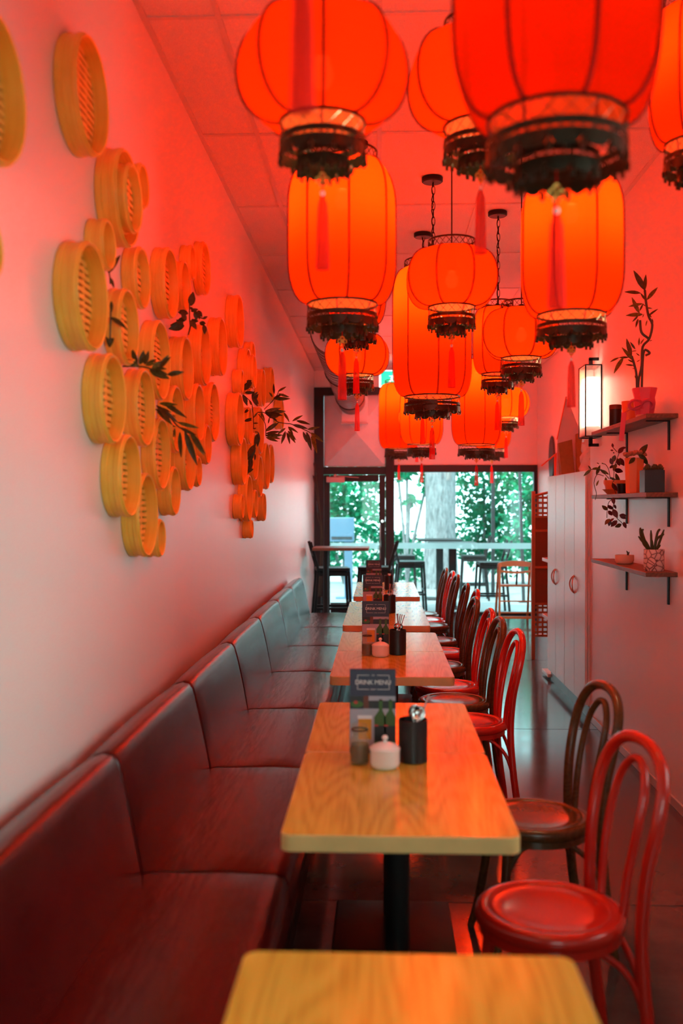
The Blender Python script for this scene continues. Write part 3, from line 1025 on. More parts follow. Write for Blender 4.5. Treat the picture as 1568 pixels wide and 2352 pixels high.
'trail_red_stem': [[1.369,5.8,1.699,1.372,5.8,1.769,1.388,5.8,1.832,1.411,5.8,1.89],[1.369,5.8,1.699,1.361,5.8,1.687,1.38,5.8,1.629,1.377,5.8,1.606,1.342,5.8,1.578,1.332,5.8,1.531,1.33,5.8,1.484],[1.377,5.8,1.606,1.365,5.8,1.535,1.388,5.8,1.484,1.412,5.8,1.461,1.431,5.8,1.434],[1.388,5.8,1.871,1.364,5.8,1.898]],
'cactus': [[1.406,5.2,1.342,1.397,5.2,1.363,1.37,5.2,1.398,1.366,5.2,1.442],[1.385,5.2,1.38,1.377,5.2,1.412,1.381,5.2,1.435],[1.406,5.2,1.345,1.356,5.2,1.396],[1.413,5.2,1.342,1.421,5.2,1.428],[1.435,5.2,1.342,1.453,5.2,1.408,1.468,5.2,1.435],[1.456,5.2,1.403,1.489,5.2,1.431],[1.439,5.2,1.346,1.453,5.2,1.381,1.489,5.2,1.408],[1.397,5.2,1.342,1.377,5.2,1.363],[1.439,5.2,1.344,1.47,5.2,1.351],[1.425,5.2,1.346,1.425,5.2,1.382]]}
lg, ld, lo = M['leaf'], M['leaf_dark'], M['leaf_olive']
G = 'foliage between the steamers'
for key, lab, w, m in (
        ('sprig_big', 'long faux bamboo branch reaching right out of the far steamer cluster', .125, [lg, lg, lg, ld]),
        ('sprig_mid', 'dark leafy sprig in the middle of the far steamer cluster', .19, [ld]),
        ('sprig_low', 'twisted dark leaves low in the far steamer cluster', .16, [ld]),
        ('sprig_broad', 'broad dark brown-green leaves behind the upper right of the near steamer cluster', .27, [ld, lo, ld]),
        ('sprig_dark', 'spiky dark sprig across the centre of the near steamer cluster', .17, [ld, ld, ld, ld, lg, ld]),
        ('sprig_droop', 'drooping long narrow leaves in the lower right of the near steamer cluster', .095, [ld, ld, lg]),
        ('sprig_few', 'few small dark leaves right of the largest near steamer', .16, [ld]),
        ('sprig_pair', 'pair of dark leaves crossing the slatted steamer beside the largest one', .18, [ld])):
    tg = sprig(lab, LV[key], LV[key + '_stem'], w, m, twin=0 if key in ('sprig_pair', 'sprig_few') else 2 if key in ('sprig_big', 'sprig_droop') else 1)
    tg['group'] = G

# reeds standing by the rear corner
t = thing('reed_stems', 'thin curved dark reeds with cattail tips in the far left corner', 'reeds', (-.84, 13.55, 0))
part('reed_pot', MB().lathe([(.001, 0), (.06, 0), (.075, .30), (.066, .30), (.06, .27), (.001, .27)], 20), M['pot_black'], t)
for (px_, pz, h) in ((-.075, 2.15, .0), (-.085, 1.98, .02), (-.04, 1.62, -.01)):
    pts = smoothpts([(h, 0, .26), (h + .03, 0, 1.0), (.02, 0, 1.4 if pz > 1.8 else 1.25), (px_ * .5, 0, pz - .22), (px_, 0, pz)], 6)
    st_ = part('reed', MB().tube(pts, .004, 6), M['stem'], t)
    a, b = Vector(pts[-7]), Vector(pts[-1])
    part('cattail_tip', MB().tube([b - (b - a) * .8, b - (b - a) * .7, b - (b - a) * .1, b], [.003, .010, .010, .003], 8), M['pot_black'], st_)

# ================================================================== banquette


def loft(sec, y0, y1, rad, ny=9, bulge=None):
    """rounded cushion: closed section in xz swept along y, pulled in at both ends"""
    cx = sum(p[0] for p in sec) / len(sec)
    cz = sum(p[1] for p in sec) / len(sec)
    ts = [0, .12, .3, .6, 1.0]
    yy = [(y0 + rad * t_, t_) for t_ in ts] + [(y0 + rad + (y1 - y0 - 2 * rad) * k / ny, 1) for k in range(1, ny)] + [(y1 - rad * t_, t_) for t_ in reversed(ts)]
    vs, fs = [], []
    n = len(sec)
    for y, t_ in yy:
        ins = rad * (1 - math.sqrt(max(0, 1 - (1 - t_) ** 2)))
        u = (y - y0) / (y1 - y0)
        for i, (x, z) in enumerate(sec):
            dx, dz = cx - x, cz - z
            L = math.hypot(dx, dz)
            b = bulge(i, u) if bulge else 0
            vs.append((x + dx / L * (ins - b), y, z + dz / L * (ins - b)))
    m = len(yy)
    for j in range(m - 1):
        for i in range(n):
            k = (i + 1) % n
            fs.append((j * n + i, j * n + k, (j + 1) * n + k, (j + 1) * n + i))
    fs.append(tuple(range(n)))
    fs.append(tuple(range((m - 1) * n, m * n))[::-1])
    return MB().add(vs, fs)


def secpts(pts, n=4):
    P = pts + [pts[0]]
    out = []
    for i in range(len(pts)):
        a, b = P[i], P[i + 1]
        for k in range(n):
            out.append((a[0] + (b[0] - a[0]) * k / n, a[1] + (b[1] - a[1]) * k / n))
    return out


back_sec = secpts([(-.705, .40), (-.715, .47), (-.745, .62), (-.775, .755), (-.785, .790), (-.800, .810), (-.825, .816), (-.860, .805), (-.890, .782), (-.905, .74), (-.91, .58), (-.91, .40)], 2)
seat_sec = secpts([(-.72, .33), (-.72, .452), (-.69, .458), (-.45, .463), (-.31, .458), (-.285, .447), (-.272, .425), (-.272, .35), (-.280, .33)], 3)
seams = [.55 + 1.18 * k for k in range(9)]
ords = ['nearest, mostly cut off by the left frame edge', 'second nearest, left of the nearest tabletop', 'third nearest, left of the second wooden table', 'fourth nearest, beside the table with the first drink menu', 'fifth nearest, beside the menu in the middle distance', 'sixth nearest, with a bluish window sheen on its back', 'seventh nearest, next to last towards the window', 'farthest, at the window end of the row']
benches = []
for k in range(8):
    y0, y1 = seams[k] + .0015, seams[k + 1] - .0015
    t = thing('banquette_bench', 'dark red leather bench section, ' + ords[k], 'bench', (0, 0, 0), 0, 'red leather bench sections along the left wall')
    t.location = (-.6, (y0 + y1) / 2, 0)
    Lh = (y1 - y0) / 2
    sh = lambda sec: [(x + .6, z) for x, z in sec]
    part('back_cushion', loft(sh(back_sec), -Lh, Lh, .022, 9, lambda i, u: .012 * math.sin(PI * u) ** .6), M['leather'], t, angle=60)
    part('seat_cushion', loft(sh(seat_sec), -Lh, Lh, .018, 9, lambda i, u: .010 * math.sin(PI * u) ** .5), M['leather'], t, angle=60)
    part('bench_base', MB().box(-.30, -Lh, 0, .285, Lh, .32), M['leather'], t, bevel=.01)
    part('kick_board', MB().box(.285, -Lh, 0.0, .295, Lh, .09), M['black'], t)

# ================================================================== tables
TW, TD = .59, .812
pairs = [(.145, 'nearest, cut off by the bottom edge'), (2.392, 'second'), (4.615, 'third'), (6.575, 'fourth'), (8.66, 'fifth')]
mtop = MB().prism(rrect(-TW / 2, -TD / 2 + .001, TW / 2, TD / 2 - .001, .028), -.042, -.002)
mtop.prism(rrect(-TW / 2 + .001, -TD / 2 + .002, TW / 2 - .001, TD / 2 - .002, .027), -.0021, 0, 1)
me_top = mtop.mesh('tabletop', [M['oak_edge'], M['oak']], bevel=.0012, seg=1)
me_col = MB().lathe([(.001, .04), (.036, .04), (.036, .690), (.001, .690)], 24).mesh('column', M['black'])
me_base = MB().add([(-.22, -.22, 0), (.22, -.22, 0), (.22, .22, 0), (-.22, .22, 0), (-.215, -.215, .014), (.215, -.215, .014), (.215, .215, .014), (-.215, .215, .014), (-.05, -.05, .05), (.05, -.05, .05), (.05, .05, .05), (-.05, .05, .05)],
                   [(3, 2, 1, 0), (0, 1, 5, 4), (1, 2, 6, 5), (2, 3, 7, 6), (3, 0, 4, 7), (4, 5, 9, 8), (5, 6, 10, 9), (6, 7, 11, 10), (7, 4, 8, 11), (8, 9, 10, 11)]).mesh('base_plate', M['black'], bevel=.006, angle=20)
me_spider = MB().box(-.22, -.03, .688, .22, .03, .708).box(-.03, -.22, .688, .03, .22, .708).mesh('top_bracket', M['black'], bevel=.004)
who = ['nearest tabletop of all, only its far edge in the frame bottom', 'table whose far edge shows across the bottom of the frame',
       'table with the wide front edge in front of the menu and pots', 'table carrying the nearest drink menu and black cutlery holder',
       'table in front of the third pair, its front edge behind the nearest menu', 'table carrying the second drink menu from the front',
       'table behind the second menu, its near half', 'table carrying the third drink menu from the front',
       'table behind the third menu, second from the window', 'last table before the window, with the farthest menu']
k = 0
for y0, nm in pairs:
    for h in range(2):
        yc = y0 + TD * (h + .5)
        xc = (.050, .050, .058, .044, .06)[k // 2]
        if yc > .4:
            t = thing('dining_table', 'oak-topped ' + who[k], 'table', (xc, yc, 0), 0, 'oak dining tables in one row')
            obj('tabletop', me_top, t, (0, 0, .75))
            obj('column', me_col, t)
            obj('base_plate', me_base, t)
            obj('top_bracket', me_spider, t)
        k += 1

# ================================================================== bentwood chairs (local: front towards -x)


def chair_meshes(m):
    D = {}
    # saucer seat with raised rim and a scribed ring
    D['seat'] = MB().lathe([(.001, -.012), (.06, -.011), (.12, -.007), (.155, .001), (.160, -.001), (.164, .003), (.188, .004), (.198, 0), (.203, -.010), (.203, -.030), (.196, -.036), (.17, -.036), (.001, -.032)], 40, (0, 0, .46)).mesh('seat', m, angle=60)
    D['seat_ring'] = MB().lathe([(.176, .400), (.192, .400), (.192, .424), (.176, .424), (.176, .400)], 32).mesh('seat_ring', m)
    pts = smoothpts([(.235, -.170, 0), (.205, -.168, .20), (.188, -.166, .42), (.196, -.178, .60), (.222, -.190, .74), (.245, -.170, .835), (.260, -.105, .893), (.266, 0, .912),
                     (.260, .105, .893), (.245, .170, .835), (.222, .190, .74), (.196, .178, .60), (.188, .166, .42), (.205, .168, .20), (.235, .170, 0)], 5)
    D['back_frame'] = MB().tube(pts, [(.0175 if .1 < p[2] else .014 + .0035 * p[2] / .1) for p in pts], 12).mesh('back_frame', m, angle=60)
    pts = smoothpts([(.178, -.070, .425), (.190, -.078, .56), (.214, -.088, .69), (.238, -.078, .790), (.252, -.04, .845), (.256, 0, .858), (.252, .04, .845), (.238, .078, .790), (.214, .088, .69), (.190, .078, .56), (.178, .070, .425)], 5)
    D['inner_hoop'] = MB().tube(pts, .012, 10).mesh('inner_hoop', m, angle=60)
    for i, s in enumerate((-1, 1)):
        p = smoothpts([(-.125, s * .115, .425), (-.140, s * .128, .25), (-.165, s * .150, .09), (-.185, s * .168, 0)], 5)
        D['leg%d' % i] = MB().tube(p, [.019 - .006 * j / (len(p) - 1) for j in range(len(p))], 10).mesh('leg', m, angle=60)
        # side brace: arch from the rear post up to the seat and down the front leg
        p = smoothpts([(.205, s * .165, .20), (.165, s * .158, .32), (.09, s * .145, .39), (0, s * .14, .405), (-.08, s * .133, .385), (-.125, s * .128, .31), (-.142, s * .132, .22)], 4)
        D['brace%d' % i] = MB().tube(p, .009, 8).mesh('brace', m, angle=60)
    p = smoothpts([(.205, -.165, .20), (.190, -.13, .33), (.175, -.06, .395), (.172, 0, .405), (.175, .06, .395), (.190, .13, .33), (.205, .165, .20)], 4)
    D['brace2'] = MB().tube(p, .009, 8).mesh('brace', m, angle=60)
    return D


CH = {'red': chair_meshes(M['red']), 'brown': chair_meshes(M['brown'])}


def chair(kind, x, y, rz, label):
    t = thing('bentwood_chair', label, 'chair', (x, y, 0), R(rz), 'bentwood chairs facing the bench')
    for k_, me in CH[kind].items():
        obj(k_.rstrip('012'), me, t)


chair('red', .463, 2.69, 11, 'glossy red bentwood chair nearest the camera at lower right')
chair('brown', .545, 3.50, 9, 'dark brown bentwood chair right behind the nearest red one')
chair('red', .445, 5.02, 5, 'red bentwood chair beside the far right corner of the table with the nearest menu')
chair('brown', .42, 5.56, 4, 'brown bentwood chair between two red ones, fourth from the camera')
chair('red', .415, 6.02, 3, 'red bentwood chair fifth from the camera, its seat below the third pair of tables')
chair('brown', .40, 6.78, 3, 'brown bentwood chair sixth from the camera with a broad arched back')
chair('red', .47, 7.42, 0, 'red bentwood chair just behind the sixth, brown one, seventh from the camera')
chair('brown', .45, 8.02, 0, 'brown bentwood chair with a slim arched back, eighth from the camera')
chair('brown', .45, 9.02, 2, 'dark brown bentwood chair third from the window end')
chair('red', .44, 9.46, 2, 'narrow looking red bentwood chair second from the window end')
chair('brown', .41, 9.98, 2, 'dark bentwood chair farthest from the camera, nearest the window')

# ================================================================== lanterns


def lattice(mb, r0, z0, r1, z1, n, w=.0011, mi=0, turns=1.0):
    """two families of crossing wires on a conical band"""
    st_ = 3
    for sgn in (-1, 1):
        for k in range(n):
            a0 = 2 * PI * k / n
            pts = []
            for i in range(st_ + 1):
                t_ = i / st_
                a = a0 + sgn * t_ * turns * 2 * PI / n
                r = r0 + (r1 - r0) * t_
                pts.append((r * math.cos(a), r * math.sin(a), z0 + (z1 - z0) * t_))
            mb.tube(pts, w, 3, mi=mi)
    return mb


def ringband(mb, r, z0, z1, th=.003, n=40, mi=0):
    return mb.lathe([(r - th, z0), (r, z0), (r, z1), (r - th, z1), (r - th, z0)], n, mi=mi)


def fringe(r, z, n, s=1.0):
    """openwork band, pierced scallops and drops hanging from radius r at height z"""
    mb = MB()
    ringband(mb, r, z - .014 * s, z, .003)
    ringband(mb, r, z - .034 * s, z - .022 * s, .0025)
    lattice(mb, r - .001, z - .023 * s, r - .001, z - .013 * s, n * 3, .0013)
    lob = PI / n
    for k in range(n):
        a0 = 2 * PI * k / n
        vs, fs = [], []
        m = 6
        for side in (r, r - .0025):
            for i in range(m + 1):
                u = -1 + 2 * i / m
                a = a0 + u * lob
                zz = z - .033 * s - .019 * s * math.sqrt(max(0, 1 - u * u)) - .002 * s
                vs += [(side * math.cos(a), side * math.sin(a), z - .033 * s), (side * math.cos(a), side * math.sin(a), zz)]
        o = 2 * (m + 1)
        for i in range(m):
            p = 2 * i
            fs += [(p, p + 2, p + 3, p + 1), (o + p + 1, o + p + 3, o + p + 2, o + p), (p + 1, p + 3, o + p + 3, o + p + 1)]
        mb.add(vs, fs)
        a = a0 + lob
        c, q = r * math.cos(a), r * math.sin(a)
        mb.tube([(c, q, z - .030 * s), (c, q, z - .042 * s), (c, q, z - .046 * s), (c, q, z - .062 * s)], [.002, .0025, .0060 * s, .0050 * s], 5)
        if k % 2 == 0:
            c, q = r * math.cos(a0), r * math.sin(a0)
            mb.tube([(c, q, z - .052 * s), (c, q, z - .066 * s)], .0045 * s, 5)
    return mb


def profile(kind, h, r, rc):
    """body profile from bottom rim (rc,0) to top rim (rc,h)"""
    out = []
    if kind == 'round':
        n = 16
        for i in range(n + 1):
            a = -PI / 2 + PI * i / n
            e = 0.86
            rr = rc + (r - rc) * abs(math.cos(a)) ** e
            out.append((rr, h / 2 + h / 2 * math.copysign(abs(math.sin(a)) ** 1.0, math.sin(a))))
    else:
        sh = min(.34 * h, .16) if kind != 'tall' else .17
        n = 7
        for i in range(n + 1):
            a = PI / 2 * i / n
            out.append((rc + (r - rc) * math.sin(a) ** .92, sh * (1 - math.cos(a))))
        out.append((r * 1.004, h / 2))
        out += [(q, h - z) for q, z in reversed(out[:n + 1])]
    return out


def panelwob(k, n=64):
    f = (k % (n // 8)) / (n // 8)
    a = (f - .5) * PI / 4
    flat = math.cos(PI / 8) / math.cos(a)
    return .45 + .55 * flat


def lantern_type(kind, h, r, rc, ntop):
    D = {}
    pr = profile(kind, h, r, rc)
    D['shade'] = (MB().lathe(pr, 64, wob=lambda k, z: panelwob(k)).mesh('shade', M['fab'], angle=180), None)
    rb = [(q + .0015, 0, z) for q, z in pr]
    D['rib'] = (MB().tube(rb, .0048, 6).mesh('rib', M['rib'], angle=180), [2 * PI * k / 8 for k in range(8)])
    mb = MB()
    ringband(mb, rc + .003, h - .004, h + .004)
    ringband(mb, rc + .003, h + .036, h + .044)
    lattice(mb, rc + .001, h + .002, rc + .001, h + .038, ntop, .0016)
    D['light_stop_cap'] = (MB().lathe([(.026, h + .010), (rc * .6, h + .008), (rc, h + .002)], 32).mesh('light_stop_cap', M['fab']), None)  # unseen cap added to keep white bulb light off the ceiling
    D['top_collar'] = (mb.mesh('top_collar', M['bronze'], angle=50), None)
    mb = MB()
    for k in range(3):
        a = 2 * PI * k / 3
        mb.tube([(rc * math.cos(a), rc * math.sin(a), h + .004), (.01 * math.cos(a), .01 * math.sin(a), h + .012)], .0025, 5)
    mb.lathe([(.001, h - .10), (.024, h - .10), (.024, h + .012), (.012, h + .03), (.001, h + .03)], 14)
    D['lamp_socket'] = (mb.mesh('lamp_socket', M['black']), None)
    bz = h - .135
    D['bulb'] = (MB().lathe([(.001, bz - .04), (.018, bz - .036), (.030, bz - .01), (.026, bz + .012), (.013, bz + .035), (.001, bz + .036)], 16).mesh('bulb', M['bulb']), None)
    mb = MB()
    ringband(mb, rc + .003, -.005, .004)
    lattice(mb, rc, -.042, rc, 0, int(ntop * .8), .0010)
    D['bottom_collar'] = (mb.mesh('bottom_collar', M['bronze'], angle=50), None)
    D['outer_fringe'] = (fringe(rc + .003, -.040, 14 if rc > .11 else 12).mesh('outer_fringe', M['bronze'], angle=50), None)
    ri = rc * .62
    mb = fringe(ri, -.070, 10)
    D['inner_fringe'] = (mb.mesh('inner_fringe', M['bronze'], angle=50), None)
    mb = MB()
    for k in range(4):
        a = 2 * PI * k / 4 + .3
        c, q = math.cos(a), math.sin(a)
        mb.tube([(rc * c, rc * q, -.044), (ri * c, ri * q, -.070)], .002, 5)
        mb.tube([(ri * c, ri * q, -.072), (.006 * c, .006 * q, -.078)], .002, 5)
    mb.lathe([(.001, -.070), (.016, -.073), (.016, -.080), (.001, -.084)], 10)
    D['spokes'] = (mb.mesh('spokes', M['bronze']), None)
    D['glow'] = bz
    return D


def tassel_meshes():
    D = {}
    D['thread'] = MB().tube([(0, 0, -.082), (0, 0, -.195)], .0016, 5).mesh('thread', M['tassel'])
    mb = MB()
    for dx, dz, rr in ((-.010, 0, .007), (.010, 0, .007), (0, .011, .007), (0, -.011, .007)):
        mb.tube([(dx + rr * math.cos(a), .002 * math.sin(2 * a), -.142 + dz + rr * math.sin(a)) for a in [2 * PI * i / 8 for i in range(8)]], .0026, 5, closed=True)
    mb.box(-.007, -.004, -.149, .007, .004, -.135)
    D['knot'] = mb.mesh('knot', M['gold'], angle=60)
    D['bead'] = MB().ball((0, 0, -.176), .0065, 10, 6, 1.15).mesh('bead', M['white'])
    w = lambda k, z: (1 if z > -.205 else (1.0 + (.10 if k % 2 else -.06)))
    D['tassel'] = MB().lathe([(.001, -.183), (.006, -.185), (.009, -.195), (.0115, -.206), (.0135, -.25), (.0150, -.32), (.0165, -.368), (.001, -.366)], 24, wob=w).mesh('tassel', M['tassel'], angle=70)
    return D


TAS = tassel_meshes()
LT = {
    'round': lantern_type('round', .262, .215, .106, 22),
    'barrel': lantern_type('barrel', .54, .207, .134, 26),
    'tall': lantern_type('tall', .75, .231, .162, 30),
    'slim': lantern_type('slim', .43, .158, .102, 20),
}
LH = {'round': .262, 'barrel': .54, 'tall': .75, 'slim': .43}
me_canopy = MB().lathe([(.001, -.028), (.055, -.028), (.062, -.022), (.062, 0), (.001, 0)], 28).mesh('ceiling_canopy', M['black'])
CORD = {}


def cord_mesh(L, chain):
    mb = MB()
    if not chain:
        return mb.tube([(0, 0, 0), (0, 0, L)], .0032, 6).mesh('cord', M['black'])
    mb.tube([(.004 * math.sin(3 * i), .004 * math.cos(2 * i), L * i / 16) for i in range(17)], .003, 5)
    n = int(L / .045)
    for k in range(n):
        z = (k + .5) * L / n
        hh = L / n * .62
        P = []
        for i in range(10):
            a = 2 * PI * i / 10
            x, q = .010 * math.cos(a), hh * math.sin(a)
            P.append((x + .006, 0, z + q) if k % 2 else (.006, x, z + q))
        mb.tube(P, .0022, 4, closed=True)
    return mb.mesh('chain', M['black'])


def lantern(kind, x, y, zr, rot, s, label, chain=False, light=1.0):
    t = thing('paper_lantern', label, 'lantern', (x, y, zr), R(rot), 'red lanterns hanging from the ceiling', s)
    D = LT[kind]
    for nm, v in D.items():
        if nm == 'glow':
            continue
        me, rots = v
        if rots:
            for a in rots:
                obj(nm, me, t, None, (0, 0, a))
        else:
            o = obj(nm, me, t)
            if nm in ('bottom_collar', 'outer_fringe', 'inner_fringe', 'top_collar'):
                pass
    tas = obj('tassel', TAS['tassel'], t)
    for nm in ('thread', 'knot', 'bead'):
        obj(nm, TAS[nm], tas)
    top = LH[kind] + .03
    L = (HC - zr) / s - top
    c = obj('hanging_chain' if chain else 'hanging_cord', cord_mesh(L - .004, chain), t, (0, 0, top))
    obj('ceiling_canopy', me_canopy, t, (0, 0, top + L))
    ld_ = bpy.data.lights.new('bulb_light', 'POINT')
    ld_.energy = BULB_W * light
    ld_.color = BULB_C
    ld_.shadow_soft_size = .035
    lo_ = bpy.data.objects.new('bulb_light', ld_)
    COL.objects.link(lo_)
    lo_.parent = t
    lo_.location = (0, 0, D['glow'] - .005)
    return t


lantern('round', -.111, 1.40, 2.49, 20, 1.0, 'lantern above the frame, only its blurred red tassel hangs in at the top', light=.25)
lantern('round', -.148, 2.53, 2.544, 4, 1.02, 'wide round red lantern at upper left, biggest of the left column', light=.6)
lantern('barrel', -.148, 3.86, 2.350, 9, 1.02, 'barrel-shaped glowing red lantern directly under the big round upper left one', light=2.6)
lantern('slim', -.125, 5.20, 2.52, 12, 1.0, 'slim lantern mostly hidden behind the left barrel lantern, its right edge showing')
lantern('round', -.148, 6.40, 2.408, 15, .99, 'small round red lantern low on the left below the barrel lantern', light=.8)
lantern('barrel', .362, 2.03, 2.347, 10, 1.04, 'largest near red lantern cut off by the top edge, right of centre', light=.65)
lantern('round', .321, 3.15, 2.765, 30, 1.09, 'round red lantern half hidden behind the largest near one', light=.8)
lantern('round', .335, 4.60, 2.484, 23, 1.02, 'round red lantern in the centre hanging before the tall one', light=.8)
lantern('tall', .307, 5.78, 2.197, 6, 1.0, 'tallest cylinder-shaped orange-red lantern in the centre', True, 4.0)
lantern('slim', .302, 6.96, 2.36, 14, 1.0, 'slim lantern hidden behind the tall centre one, its tassel showing below', True)
lantern('slim', 1.02, 3.20, 2.72, 8, 1.0, 'lantern cut off by the right edge at the top right')
lantern('barrel', .731, 3.78, 2.286, 16, .955, 'barrel-shaped glowing red lantern on the right, before the sconce', light=2.5)
lantern('round', .763, 5.33, 2.354, 12, .99, 'round red lantern at right behind the right barrel lantern', light=.8)
lantern('slim', .770, 6.47, 2.42, 2, 1.0, 'slim barrel lantern partly behind the right round one', True)
lantern('tall', .921, 9.40, 2.136, 13, 1.06, 'tall far lantern below the slim right one, widest of the far group', light=5)
lantern('barrel', .437, 10.3, 2.200, 10, 1.10, 'far barrel lantern left of centre below the tall centre lantern', light=4.4)
lantern('tall', .239, 12.4, 2.275, 4, 1.08, 'farthest left lantern beside the vent panel over the door', light=5)
lantern('barrel', 1.36, 12.0, 2.25, 8, 1.15, 'far lantern peeking out right of the tall far one', light=5)
lantern('round', 1.394, 10.9, 2.53, 6, 1.22, 'far round lantern at the right below the round right one', light=4)
lantern('round', .432, 11.5, 2.45, 17, 1.05, 'far round lantern overlapped by the far barrel lantern left of centre', light=4)

# ================================================================== table settings
TZ = .751


def text_mesh(txt, size):
    cu = bpy.data.curves.new('lettering', 'FONT')
    cu.body = txt
    cu.size = size
    cu.align_x = 'CENTER'
    cu.align_y = 'CENTER'
    cu.extrude = .0003
    cu.space_character = .92
    o = bpy.data.objects.new('lettering_tmp', cu)
    COL.objects.link(o)
    dg = bpy.context.evaluated_depsgraph_get()
    me = bpy.data.meshes.new_from_object(o.evaluated_get(dg))
    bpy.data.objects.remove(o)
    bpy.data.curves.remove(cu)
    me.name = 'lettering'
    me.materials.clear()
    me.materials.append(M['print_white'])
    return me


ME_TXT = text_mesh('DRINK MENU', .0205)
ME_SM1 = text_mesh('OUR', .0050)
ME_SM2 = text_mesh('CHILLED', .0048)


def drink_menu(x, y, label):
    t = thing('drink_menu', label, 'menu', (x, y, TZ), R(0), 'standing drink menus')
    w, h = .075, .272
    part('card_front', MB().box(-w, -.012, 0, w, -.009, h), M['navy'], t, bevel=.0008, seg=1)
    part('card_back', MB().box(-w, .009, 0, w, .012, h), M['navy'], t, bevel=.0008, seg=1)
    part('card_foot', MB().box(-w, -.012, 0, w, .012, .002), M['navy'], t)
    yf = -.0124
    mb = MB()
    x0, x1, z0, z1 = -.050, .053, .208, .254
    for a in ((x0, z0, x1 * .0 - .012, z0 + .0012), (.014, z0, x1, z0 + .0012), (x0, z1, -.012, z1 + .0012), (.014, z1, x1, z1 + .0012), (x0, z0, x0 + .0012, z1), (x1, z0, x1 + .0012, z1)):
        mb.box(a[0], yf, a[1], a[2], -.012, a[3])
    part('title_border', mb, M['print_white'], t, smooth=False)
    obj('lettering', ME_TXT, t, (.001, yf, .231), (R(90), 0, 0))
    obj('lettering', ME_SM1, t, (.001, yf, .2545), (R(90), 0, 0))
    obj('lettering', ME_SM2, t, (.001, yf, .2085), (R(90), 0, 0))
    # printed picture: tabletop, plate of food, shelves, beer glass and green bottles
    mb = MB()

    def q(x0, z0, x1, z1, mi, k=0):
        mb.box(x0, yf - .0001 * k, z0, x1, -.012, z1, mi)
    q(-w + .001, .001, w - .001, .186, 0)
    q(-w + .001, .145, -.030, .186, 3, 1)
    mb.prism([(-.072 + .021 + .021 * math.cos(a), .160 + .011 * math.sin(a)) for a in [2 * PI * i / 12 for i in range(12)]], -.012, yf - .0002, 2, 'xz')
    mb.prism([(-.055 + .007 * math.cos(a), .166 + .006 * math.sin(a)) for a in [2 * PI * i / 8 for i in range(8)]], -.012, yf - .0003, 6, 'xz')
    q(-.030, .146, -.013, .187, 5, 1)
    q(-.013, .172, .072, .187, 0, 2)
    q(-.013, .146, .074, .172, 1, 1)
    q(-.047, .045, -.004, .112, 4, 2)
    q(-.049, .112, -.002, .124, 7, 2)
    for bx in (.026, .058):
        mb.prism([(bx - .021, .02), (bx + .0165, .02), (bx + .0165, .118), (bx + .006, .140), (bx + .006, .176), (bx - .006, .176), (bx - .006, .140), (bx - .021, .118)], -.012, yf - .0002, 2, 'xz')
        q(bx - .021, .04, bx + .0165, .090, 1, 3)
        q(bx - .021, .088, bx - .008, .094, 6, 4)
    q(-w + .001, .001, w - .001, .020, 1, 4)
    part('printed_picture', mb, [M['print_grey'], M['print_dark'], M['print_green'], M['print_dark'], M['print_amber'], M['print_brown'], M['print_red'], M['print_white']], t, smooth=False)
    return t


drink_menu(-.023, 3.20, 'navy drink menu card on the table nearest the camera, largest of them')
drink_menu(-.024, 5.47, 'second navy drink menu card from the camera, with sharp white title')
drink_menu(-.055, 7.52, 'third navy drink menu card from the camera, peeking above the second')
drink_menu(-.058, 9.55, 'farthest navy drink menu card, highest in the row')


def soy_jar(x, y, label):
    t = thing('soy_sauce_jar', label, 'jar', (x, y, TZ), 0, 'soy sauce jars')
    part('jar_body', MB().lathe([(.001, .001), (.029, .001), (.031, .006), (.031, .072), (.028, .082), (.022, .090), (.024, .094), (.024, .100), (.022, .103), (.0205, .103), (.0205, .090), (.0285, .072), (.0285, .006), (.001, .005)], 24), M['jar'], t)
    part('sauce', MB().lathe([(.001, .006), (.0280, .007), (.0280, .062), (.001, .062)], 24), M['soy'], t)
    part('jar_lid', MB().lathe([(.0245, .094), (.0265, .096), (.0265, .116), (.0240, .122), (.001, .123)], 24), M['jar'], t)
    part('lid_seal', MB().lathe([(.0245, .103), (.0272, .104), (.0272, .108), (.0245, .109), (.0245, .103)], 24), M['bronze'], t)


def sugar_pot(x, y, label):
    t = thing('sugar_pot', label, 'pot', (x, y, TZ), 0, 'white sugar pots')
    part('pot_body', MB().lathe([(.001, 0), (.036, 0), (.043, .006), (.046, .016), (.046, .052), (.0475, .056), (.0475, .060), (.043, .060), (.042, .016), (.001, .010)], 32), M['white'], t)
    ld_ = part('pot_lid', MB().lathe([(.044, .060), (.044, .063), (.036, .070), (.020, .076), (.008, .079), (.001, .080)], 32), M['white'], t)
    part('lid_knob', MB().lathe([(.006, .078), (.005, .083), (.009, .088), (.010, .093), (.007, .098), (.001, .100)], 16), M['white'], ld_)


me_hold = MB().lathe([(.001, 0), (.044, 0), (.046, .002), (.046, .132), (.0445, .133), (.043, .132), (.043, .004), (.001, .003)], 36).mesh('holder_cup', M['holder'])


